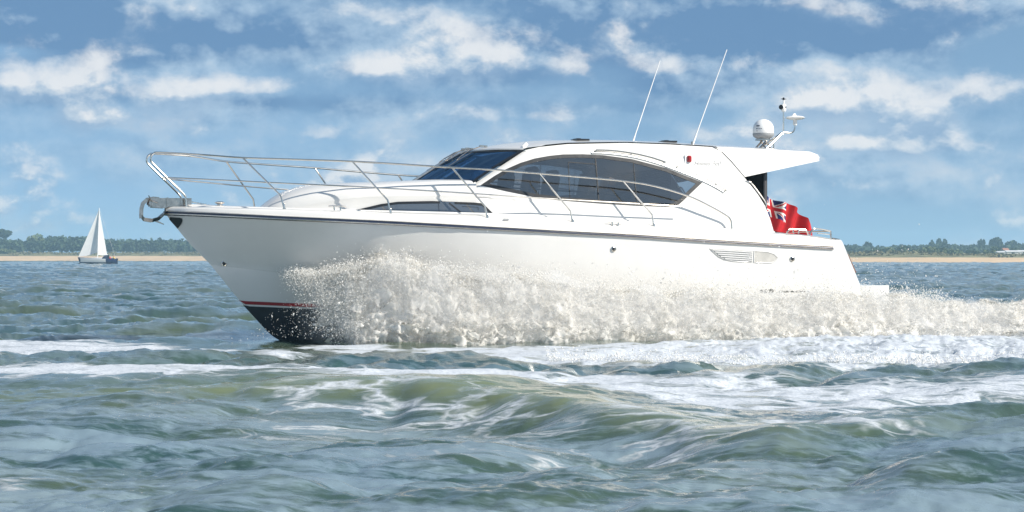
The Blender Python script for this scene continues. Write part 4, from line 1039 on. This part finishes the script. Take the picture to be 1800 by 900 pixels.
mb.tube([(11.5, .1, 3.47), (11.5, .1, 3.62)], .015, 6); mb.box((11.5, 0, 3.455), (.5, .3, .025))
mast = mb.build('light_mast', M['steel'], yacht)
mb = MB(); mb.lathe([(.001, 4.035), (.06, 4.04), (.15, 4.06), (.19, 4.08), (.15, 4.105), (.06, 4.12), (.001, 4.123)], (11.905, 0, 0), 24); mb.lathe([(.03, 3.94), (.04, 3.97), (.035, 4.04)], (11.9, 0, 0), 14)
mb.add([(11.83, -.012, 4.11), (11.93, -.012, 4.11), (11.90, -.012, 4.165), (11.87, -.012, 4.165), (11.83, .012, 4.11), (11.93, .012, 4.11), (11.90, .012, 4.165), (11.87, .012, 4.165)], [(0, 1, 2, 3), (7, 6, 5, 4), (0, 4, 5, 1), (1, 5, 6, 2), (2, 6, 7, 3), (3, 7, 4, 0)]); mb.build('tv_aerial', M['white'], mast)
mb = MB(); mb.tube([(11.57, -.06, 4.27), (11.64, -.02, 4.27)], .045, 12); mb.lathe([(.03, 4.19), (.045, 4.21), (.045, 4.32), (.02, 4.34), (.015, 4.40)], (11.66, 0, 0), 12); mb.build('steaming_light', M['white'], mast)
mb = MB(); mb.tube([(11.565, -.065, 4.27), (11.58, -.055, 4.27)], .046, 12); mb.build('lamp_lens', M['black'], mast); mb = MB(); mb.lathe([(.047, 4.255), (.047, 4.29)], (11.66, 0, 0), 12); mb.build('lamp_band', M['black'], mast); mb = MB(); mb.lathe([(.02, 4.41), (.02, 4.45), (.005, 4.46)], (11.655, 0, 0), 10); mb.tube([(11.60, 0, 4.43), (11.71, 0, 4.43)], .006, 5); mb.build('wind_sensor', M['black'], mast)

# --- ensign on its staff
def union(x, y):
    """0 blue, 1 white, 2 red on a 60 x 30 field"""
    X, Y = x * 60, y * 30
    if abs(X - 30) < 3 or abs(Y - 15) < 3: return 2
    if abs(X - 30) < 5 or abs(Y - 15) < 5: return 1
    for sg in (1, -1):
        d = (30 * (X - 30) - sg * 60 * (Y - 15)) / math.hypot(30, 60)
        if abs(d) < 3:
            side = 1 if (X < 30) else -1
            if 0 < d * side * 1.0 < 2: return 2
            return 1
    return 0
fm = [vary(material('flag_navy', (.012, .02, .13), .85), 20, .15), vary(material('flag_white', (.75, .74, .72), .85), 20, .05), vary(material('flag_red', (.44, .004, .010), .8), 9, .15)]
nu, nv = 150, 90; rows = []; fm_idx = []
for i in range(nu + 1):
    u = i / nu; r = []
    for k in range(nv + 1):
        v = k / nv
        x = 11.30 + (1.02 + .10 * (1 - v)) * u; zt = 2.66 - .30 * u - .14 * u * u; zb = 1.78 - .05 * u + .05 * math.sin(6 * u)
        z = zb + (zt - zb) * v + .022 * math.sin(9 * u + 2 * v)
        y = .25 + (.10 * math.sin(8.5 * u + 3.0 * (1 - v)) + .075 * math.sin(21 * u - 4 * v)) * min(1, u * 2.5)
        r.append((x, y, z))
    rows.append(r)
mb = MB(); mb.grid(rows); mb.mi = [union((i + .5) / nu * 2, (k + .5) / nv * 2 - 1) if (i + .5) / nu < .5 and (k + .5) / nv > .5 else 2 for i in range(nu) for k in range(nv)]
yw = Matrix.Translation((BX0, BY0, 0)) @ Matrix.Rotation(PSI, 4, 'Z')
o0 = Vector((11.30, .25, 1.78)); mb.v = [tuple(Vector(p) - o0) for p in mb.v]
flag = mb.build('flag', fm, None, weld=False); flag.location = yw @ o0; flag.rotation_euler = (0, 0, PSI)
tag(flag, 'red ensign with the union canton blowing over the yacht stern', 'flag')
mb = MB(); mb.tube([(11.29, .25, 1.3), (11.29, .25, 2.74)], .016, 8); mb.lathe([(.001, 2.73), (.03, 2.75), (.03, 2.77), (.001, 2.80)], (11.29, .25, 0), 10); mb.build('ensign_staff', M['wood'], yacht)

# ------------------------------------------------------------------ bow wave and spray
SPT = xy([(1.6, .70), (1.81, 1.18), (2.15, 1.2), (2.4, 1.16), (2.73, 1.26), (3.07, 1.33), (3.59, 1.33), (4.11, 1.26), (4.63, 1.19), (5.37, 1.16), (5.97, 1.08), (6.68, .98), (7.4, .90), (8.44, .85), (9.51, .80), (10.59, .78), (11.7, .77), (12.49, .73), (13.4, .67), (15.2, .62), (18, .6), (30, .5)])
SPY = xy([(1.5, .35), (2.0, .72), (2.5, 1.05), (3, 1.42), (4, 1.95), (5, 2.3), (7, 2.45), (14, 2.6), (30, 2.7)])       # where the crest hangs
SPO = xy([(1.5, .45), (2.2, 1.10), (3, 1.85), (4, 2.45), (6, 3.0), (9, 3.05), (14, 3.0), (30, 3.1)])                    # outer foot on the water
def fbm(u, v, octs, seed):
    r = 0; a = 1; f = 1; tot = 0
    for o_ in range(octs):
        r = r + a * samp(FBT, u * f + seed + 3.7 * o_, v * f + seed * 1.7, 0); tot += a * a; a *= .62; f *= 2.07
    return r / math.sqrt(tot)
FBT = ocean_tile(256, 8.0, .3, 2.2, 1.6, 21, 0, 1.0)
def to_world(V):
    c, s = math.cos(PSI), math.sin(PSI)
    return np.stack([BX0 + c * V[..., 0] - s * V[..., 1], BY0 + s * V[..., 0] + c * V[..., 1], V[..., 2]], -1)
def spray_profile(x, t):
    """t: 0 outer foot .. 1 crest ; returns the distance out and the height of the curling sheet"""
    yo = np.interp(x, *SPO); yi = np.interp(x, *SPY); ht = np.interp(x, *SPT)
    z = -.08 + (ht + .08) * np.sin(t * np.pi / 2) ** 1.0
    y = yo + (yi - yo) * t ** .8 + .12 * np.sin(t * np.pi)
    return y, z
spray_mat = bpy.data.materials.new('white_water'); spray_mat.use_nodes = True
t = NT(spray_mat.node_tree); p = spray_mat.node_tree.nodes['Principled BSDF']
cc = t.n('ShaderNodeTexCoord').outputs['Object']
n1 = t.noise(cc, 2.2, 7, .65); n2 = t.noise(cc, 16, 5, .7)
t.l(t.mix(t.smooth(t.m('ADD', t.m('MULTIPLY', n1, .7), t.m('MULTIPLY', n2, .4)), .34, .62), (.72, .70, .64), (.93, .925, .905)), p.inputs['Base Color'])
p.inputs['Roughness'].default_value = .5; p.inputs['IOR'].default_value = 1.33
p.inputs['Subsurface Weight'].default_value = .0
bmp = t.n('ShaderNodeBump'); bmp.inputs['Strength'].default_value = .35; bmp.inputs['Distance'].default_value = .03
t.l(t.noise(cc, 22, 6, .75), bmp.inputs['Height']); t.l(bmp.outputs[0], p.inputs['Normal'])
ve = t.n('ShaderNodeAttribute', attribute_name='veil').outputs['Fac']
rag = t.m('ADD', t.m('MULTIPLY', t.noise(cc, 3.5, 6, .62), .9), t.m('MULTIPLY', t.noise(cc, 34, 5, .7), .7))
al = t.smooth(t.m('ADD', ve, t.m('SUBTRACT', rag, .82)), .12, .85)
tl = t.n('ShaderNodeBsdfTranslucent'); tl.inputs[0].default_value = (.92, .90, .85, 1)
mt = t.n('ShaderNodeMixShader'); mt.inputs[0].default_value = .5; t.l(p.outputs[0], mt.inputs[1]); t.l(tl.outputs[0], mt.inputs[2])
tr = t.n('ShaderNodeBsdfTransparent'); ma = t.n('ShaderNodeMixShader'); t.l(al, ma.inputs[0]); t.l(tr.outputs[0], ma.inputs[1]); t.l(mt.outputs[0], ma.inputs[2])
t.l(ma.outputs[0], spray_mat.node_tree.nodes['Material Output'].inputs['Surface'])
drop_mat = bpy.data.materials.new('spray_drops'); drop_mat.use_nodes = True; t = NT(drop_mat.node_tree); drop_mat.node_tree.nodes.clear()
di = t.n('ShaderNodeBsdfDiffuse'); di.inputs[0].default_value = (.97, .965, .95, 1); tl = t.n('ShaderNodeBsdfTranslucent'); tl.inputs[0].default_value = (.97, .965, .94, 1)
mx = t.n('ShaderNodeMixShader'); mx.inputs[0].default_value = .55; t.l(di.outputs[0], mx.inputs[1]); t.l(tl.outputs[0], mx.inputs[2])
gl = t.n('ShaderNodeBsdfGlossy'); gl.inputs['Roughness'].default_value = .2; mx2 = t.n('ShaderNodeMixShader'); mx2.inputs[0].default_value = .06; t.l(mx.outputs[0], mx2.inputs[1]); t.l(gl.outputs[0], mx2.inputs[2])
oo = t.n('ShaderNodeOutputMaterial'); t.l(mx2.outputs[0], oo.inputs[0])

def spray():
    g = np.random.default_rng(77)
    # the broken sheet of water itself, and thinner torn veils of spray outside and above it
    VV, FF, AA = [], [], []; k0 = 0
    for lay, (off, rise, op, sx, dx_) in enumerate([(0, 1.0, 1.25, 1.0, .014), (.50, .40, .62, 1.3, .03), (.06, 1.02, .70, 1.2, .03), (.12, 1.05, .58, .9, .03), (-.14, 1.08, .60, 1.1, .03), (.05, 1.13, .42, 1.4, .03), (.26, .74, .62, 1.1, .03)]):
        xs = np.concatenate([np.arange(1.9, 16, dx_), np.arange(16, 26, .06)]); ts = np.linspace(0, 1, 120 if lay == 0 else 60)
        X, Tt = np.meshgrid(xs, ts, indexing='ij'); Y, Z = spray_profile(X, Tt * .96)
        q = lay * 4.3
        grow = np.clip((X - 1.9) / 1.3, .12, 1)
        n = fbm(X * .8 * sx + q, Tt * 1.2 * sx, 7, 1.0); n2 = fbm(X * 3.1 + q, Tt * 4.0, 4, 5.0); n3 = fbm(X * 8.0 + q, Tt * 10.0, 4, 8.0)
        scale = np.interp(X, [2, 5, 12, 20], [.062, .054, .042, .038]) * grow
        plume = 1 + .06 * fbm(X * .42, X * .05 + 1, 4, 9.0) * np.clip(Tt * 1.4, 0, 1)
        Z = Z * rise * plume
        Y = Y - .16 + off + scale * (.75 * n + .35 * n2 + .30 * n3) * (.35 + Tt) + .10 * (1 - Tt) * fbm(X * .9, X * .03, 5, 13.0) * grow
        Z = Z + scale * (.6 * fbm(X * 2.3 + q, Tt * 3.1, 5, 3.0) + .25 * n3) * np.sin(np.pi * np.clip(Tt * .9 + .08, 0, 1))
        fr = fbm(X * 2.0 + q, Tt * 3.0, 5, 2.0)
        lead = 1.95 + .72 * np.clip(1 - Z / 1.1, 0, 1) - (.12 if lay else 0)
        A_ = op * np.clip((X - lead) / (.35 if lay == 0 else .6), 0, 1) * np.clip((1.0 - Tt) / (.16 if lay == 0 else .5), 0, 1) ** .8
        A_ = A_ * (1 if lay == 0 else np.clip(.75 + .55 * fr, 0, 1.4)) * (1 if lay in (0, 1, 6) else np.clip(.25 + Tt * 1.8, 0, 1)) * np.clip(.45 + Tt / (.10 if lay == 0 else .22), 0, 1)
        VV.append(to_world(np.stack([X, -Y, Z], -1)).reshape(-1, 3)); AA.append(A_.reshape(-1)); a, c = X.shape
        i = np.arange(a - 1)[:, None] * c; j = np.arange(c - 1)[None, :]
        F = np.stack([i + j, i + c + j, i + c + j + 1, i + j + 1], -1)
        am = np.maximum(np.maximum(A_[:-1, :-1], A_[1:, 1:]), np.maximum(A_[:-1, 1:], A_[1:, :-1]))
        FF.append(F[am > .02] + k0); k0 += a * c
    root = np_mesh('bow_wave', np.concatenate(VV), np.concatenate(FF), spray_mat, attrs={'veil': np.concatenate(AA).astype(np.float32)})
    tag(root, 'wall of broken white water thrown up along the yacht side', 'bow wave', kind='stuff')
    # droplets in front of, above and around it
    def drops(n_, xr, tpow, spread, up, size):
        x = g.uniform(*xr, n_) if not isinstance(xr, np.ndarray) else xr
        tt = g.uniform(0, 1, n_) ** tpow
        y, z = spray_profile(x, tt)
        y = y + g.normal(0, spread, n_) * (.4 + tt); z = z + np.abs(g.normal(0, up, n_)) * (tt ** 2) + g.normal(0, .03, n_)
        s = np.minimum(size * np.exp(g.normal(0, .65, n_)), .012)
        return np.stack([x, -y, z], -1), s
    parts = []
    parts.append(drops(22000, (1.9, 8.0), .75, .16, .05, .0026))
    parts.append(drops(14000, (8.0, 16.0), .8, .15, .035, .0026))
    parts.append(drops(4000, (16.0, 24.0), .8, .08, .04, .006))
    parts.append(drops(14000, (1.8, 3.0), .9, .08, .05, .0036))
    parts.append(drops(26000, (2.4, 13.5), .22, .16, .10, .0036))
    parts.append(drops(5000, (2.4, 13.5), .35, .25, .22, .005))
    parts.append(drops(1500, (8.0, 13.2), .3, .3, .45, .005))
    parts.append(drops(6000, (2.6, 15.0), 4.0, .22, .05, .0036))
    # the sheet leaves the hull high up first, low down further aft
    parts = [(q_[0][m_], q_[1][m_]) for q_ in parts for m_ in [q_[0][:, 0] > 1.85 + .75 * np.clip(1 - q_[0][:, 2] / 1.15, 0, 1) + g.normal(0, .09, len(q_[1]))]]
    # fine drops flung ahead across the dark bottom
    x = 2.9 - np.abs(g.normal(0, .55, 1500)); y = np.interp(x, *SPO) * g.uniform(.8, 1.15, 1500); z = g.uniform(.1, .75, 1500) * np.clip((x - 1.2) * 1.5, .15, 1)
    parts.append((np.stack([x, -y - .1, z], -1), .005 * np.exp(g.normal(0, .5, 1500))))
    # wash thrown off the foam ridge at the right
    P = np.concatenate([q_[0] for q_ in parts]); S = np.concatenate([q_[1] for q_ in parts])
    W_ = to_world(P)
    k = 7000; X = g.uniform(.5, 9.5, k); yn = np.interp(X, *xy(FOAM[3][2])); Yw = yn + np.abs(g.normal(0, 1.2, k)) + .5; hh = sea_surface(X, Yw)[0]
    W2 = np.stack([X, Yw, hh + np.abs(g.normal(0, .045, k))], -1); W_ = np.concatenate([W_, W2]); S = np.concatenate([S, .006 * np.exp(g.normal(0, .5, k))])
    n_ = len(S)
    # each drop: a small stretched octahedron
    A = g.normal(size=(n_, 3, 3)); A /= np.linalg.norm(A, axis=2)[:, :, None]
    A[:, 1] = np.cross(A[:, 0], A[:, 1]); A[:, 1] /= np.linalg.norm(A[:, 1], axis=1)[:, None]; A[:, 2] = np.cross(A[:, 0], A[:, 1])
    L = np.stack([g.uniform(.9, 2.4, n_), g.uniform(.6, 1.1, n_), g.uniform(.6, 1.1, n_)], 1) * S[:, None]
    E_ = A * L[:, :, None]
    V = np.stack([W_ + E_[:, 0], W_ - E_[:, 0], W_ + E_[:, 1], W_ - E_[:, 1], W_ + E_[:, 2], W_ - E_[:, 2]], 1).reshape(-1, 3)
    f0 = np.array([[0, 2, 4], [2, 1, 4], [1, 3, 4], [3, 0, 4], [2, 0, 5], [1, 2, 5], [3, 1, 5], [0, 3, 5]])
    F = (f0[None] + 6 * np.arange(n_)[:, None, None]).reshape(-1, 3)
    o = np_mesh('spray', V, F, drop_mat, None, True)
    tag(o, 'fine white droplets of spray flying off the bow wave', 'spray', kind='stuff')
spray()

def mist():
    """the cloud of the finest droplets, too small to see one by one, hanging round the sheet"""
    xs = np.concatenate([np.linspace(2.05, 5, 40), np.linspace(5.1, 17, 80)]); n = 28; a = np.linspace(0, 2 * np.pi, n, endpoint=False)
    X = np.repeat(xs[:, None], n, 1); A = np.repeat(a[None], len(xs), 0)
    yo = np.interp(X, *SPO); yi = np.interp(X, *SPY); ht = np.interp(X, *SPT)
    g = np.clip((X - 2.0) / 1.4, .03, 1) * np.clip((17.3 - X) / 3, .05, 1)
    bump_ = 1 + .10 * fbm(X * .9, A * .5, 4, 31.0)
    cy = (yo + yi) / 2 - .02; ry = ((yo - yi) / 2 + .30) * g * bump_; rz = ht * .66 * (.4 + .6 * g) * bump_
    c_, s_ = np.cos(A), np.sin(A)
    Y = cy + ry * c_ * (1 - .25 * s_); Z = ht * .38 + rz * s_
    Z = np.maximum(Z, -.25)
    V = to_world(np.stack([X, -Y, Z], -1)).reshape(-1, 3); m = len(xs)
    i = np.arange(m - 1)[:, None] * n; j = np.arange(n)[None]; j1 = (j + 1) % n
    F = np.stack([i + j, i + n + j, i + n + j1, i + j1], -1).reshape(-1, 4)
    mb = MB(); mb.v = [tuple(map(float, p)) for p in V]; mb.f = [tuple(map(int, q)) for q in F] + [tuple(range(n)), tuple((m - 1) * n + k for k in range(n))]; mb.mi = [0] * len(mb.f)
    mm = bpy.data.materials.new('fine_mist'); mm.use_nodes = True; mm.node_tree.nodes.clear(); t = NT(mm.node_tree)
    v = t.n('ShaderNodeVolumePrincipled'); v.inputs['Color'].default_value = (1, .995, .985, 1); v.inputs['Density'].default_value = 1.0; v.inputs['Anisotropy'].default_value = -.35
    o_ = t.n('ShaderNodeOutputMaterial'); t.l(v.outputs[0], o_.inputs['Volume'])
    o = mb.build('spray_mist', mm, None, False); tag(o, 'thin pale mist of the finest spray hanging over the bow wave', 'mist', kind='stuff')
mist()

# ------------------------------------------------------------------ sailing boat far off
def sailboat():
    Y = 420.0; s = Y / 3450; X0 = (137 - 900) * s
    root = empty('sailing_boat', (X0, Y, 0), 0); tag(root, 'small sailing boat with blue hull and two white sails off the beach', 'sailing boat')
    hb = MB(); L = 8.3; rows = []
    for k in range(17):
        u = k / 16; x = L * u; bw = 1.35 * math.sin(math.pi * min(1, u * .62 + .02)) ** .8 * (1 if u < .8 else 1 - (u - .8) * .6); sh = 1.35 - .55 * u + .25 * u * u
        st = .25 + .0 * u
        rows.append([(x + (.55 * (1 - zz) if u < .2 else 0) * (1 - u * 5 if u < .2 else 0), y * bw, sh * zz - .25 * (1 - zz)) for y, zz in ((0, 0), (-.45, .05), (-.85, .4), (-1, .75), (-1.02, 1), (-.9, 1.02), (0, 1.06), (.9, 1.02), (1.02, 1), (1, .75), (.85, .4), (.45, .05))])
    hb.grid(rows, closed=True); hb.add(rows[-1], [tuple(range(12))]); hu = hb.build('hull', M['hull_blue'], root)
    wb = MB()
    for sg in (-1, 1): wb.grid([[(r[3][0] , sg * (abs(r[2][1]) + .03), r[2][2] + .05), (r[3][0], sg * (abs(r[3][1]) + .025), r[3][2]), (r[4][0], sg * (abs(r[4][1]) + .02), r[4][2] + .015)] for r in rows[1:13]])
    wb.build('topside_band', M['white'], hu)
    cb = MB(); cb.grid([[(x, -w_, z0), (x, -w_ * .85, z1), (x, w_ * .85, z1), (x, w_, z0)] for x, w_, z0, z1 in ((2.4, .3, 1.0, 1.12), (3.0, .7, .98, 1.35), (5.6, .85, .85, 1.4), (5.9, .85, .85, 1.1))]); cb.build('coachroof', M['white'], root)
    sb = MB(); sb.grid([[(x, 1.0 * math.cos(a), .95 + zz * math.sin(a)) for a in np.linspace(0, math.pi, 9)] for x, zz in ((5.3, .5), (5.7, .95), (6.5, 1.0))]); sb.build('sprayhood', M['navy'], root)
    dg = MB(); dg.box((7.3, -.75, 1.0), (1.4, .06, .45)); dg.build('dodger', M['navy'], root, False)
    mb = MB(); mb.tube([(4.15, 0, .8), (4.55, 0, 12.0)], .075, 8); mb.tube([(4.28, 0, 1.95), (5.9, 2.5, 2.0)], .06, 6); mb.tube([(.05, 0, 1.3), (4.5, 0, 11.6)], .02, 5); mb.tube([(8.2, 0, .9), (4.55, 0, 11.9)], .015, 5); mb.build('mast', M['white'], root)
    def sail(tack, head, clew, belly, name):
        a, h, c = Vector(tack), Vector(head), Vector(clew); rows = []
        nrm = (h - a).cross(c - a).normalized()
        for i in range(17):
            v = i / 16; l0 = a.lerp(h, v); l1 = c.lerp(h, v); rows.append([l0.lerp(l1, k / 8) + nrm * belly * math.sin(math.pi * k / 8) * (1 - v * .7) + Vector((0, 0, -.25 * math.sin(math.pi * k / 8) * (1 - v) ** 3)) for k in range(9)])
        m_ = MB(); m_.grid(rows); m_.build(name, M['sail'], root)
    sail((.12, -.05, 1.55), (4.45, -.05, 11.4), (3.95, 1.2, 2.5), .22, 'genoa'); sail((4.32, .0, 2.05), (4.52, 0, 11.9), (5.75, 2.3, 2.1), -.1, 'mainsail')
    # crew
    def crew(x, y, label, top):
        m_ = MB()
        body = [(.10, 0), (.17, .05), (.20, .2), (.18, .35), (.22, .5), (.21, .62), (.09, .68), (.065, .74), (.10, .80), (.115, .89), (.09, .98), (.02, 1.02)]
        m_.lathe(body, (0, 0, 0), 12)
        skin = vary(material('skin', (.45, .27, .18), .6), 5, .1)
        me_f = [0 if max(m_.v[i][2] for i in q) < .70 else 1 for q in m_.f]; m_.mi = me_f
        for sg in (-1, 1):
            n0_ = len(m_.f); m_.tube([(0, sg * .18, .58), (.10, sg * .28, .36), (.32, sg * .22, .30)], [.075, .06, .045], 7)
            m_.mi[n0_:] = [0] * (len(m_.f) - n0_)
            n0_ = len(m_.f); m_.tube([(0, sg * .1, .08), (.42, sg * .13, .12), (.45, sg * .13, -.35)], [.095, .08, .06], 7); m_.mi[n0_:] = [0] * (len(m_.f) - n0_)
        o = m_.build('person', [top, skin]); o.location = (X0 + x, Y + y, .78); tag(o, label, 'person', 'crew of the sailing boat')
    crew(6.95, -.55, 'person in a red jacket seated in the sailing boat cockpit', M['red_j']); crew(7.75, -.35, 'person in a yellow jacket seated at the stern of the sailing boat', M['yel_j'])
    mb = MB(); mb.tube([(8.25, -.1, .95), (8.45, -.1, .6), (8.4, -.1, 0)], .13, 8); mb.box((8.4, -.1, 1.0), (.4, .3, .35)); mb.build('outboard_engine', M['black'], root)
M['red_j'] = vary(material('red_jacket', (.55, .03, .03), .8), 6, .15); M['yel_j'] = vary(material('yellow_jacket', (.75, .5, .04), .8), 6, .15)
sailboat()

# ------------------------------------------------------------------ air
hz = MB(); hz.box((0, 100, 11.5), (3800, 3800, 29)); haze_m = bpy.data.materials.new('haze_air'); haze_m.use_nodes = True; haze_m.node_tree.nodes.clear(); t = NT(haze_m.node_tree)
pv = t.n('ShaderNodeVolumePrincipled'); pv.inputs['Color'].default_value = (.52, .80, 1.0, 1); pv.inputs['Density'].default_value = .00048; pv.inputs['Anisotropy'].default_value = .1
oo = t.n('ShaderNodeOutputMaterial'); t.l(pv.outputs[0], oo.inputs['Volume'])
haze = hz.build('haze', haze_m, None, False); tag(haze, 'thin blue sea haze over the whole scene', 'haze', kind='stuff')
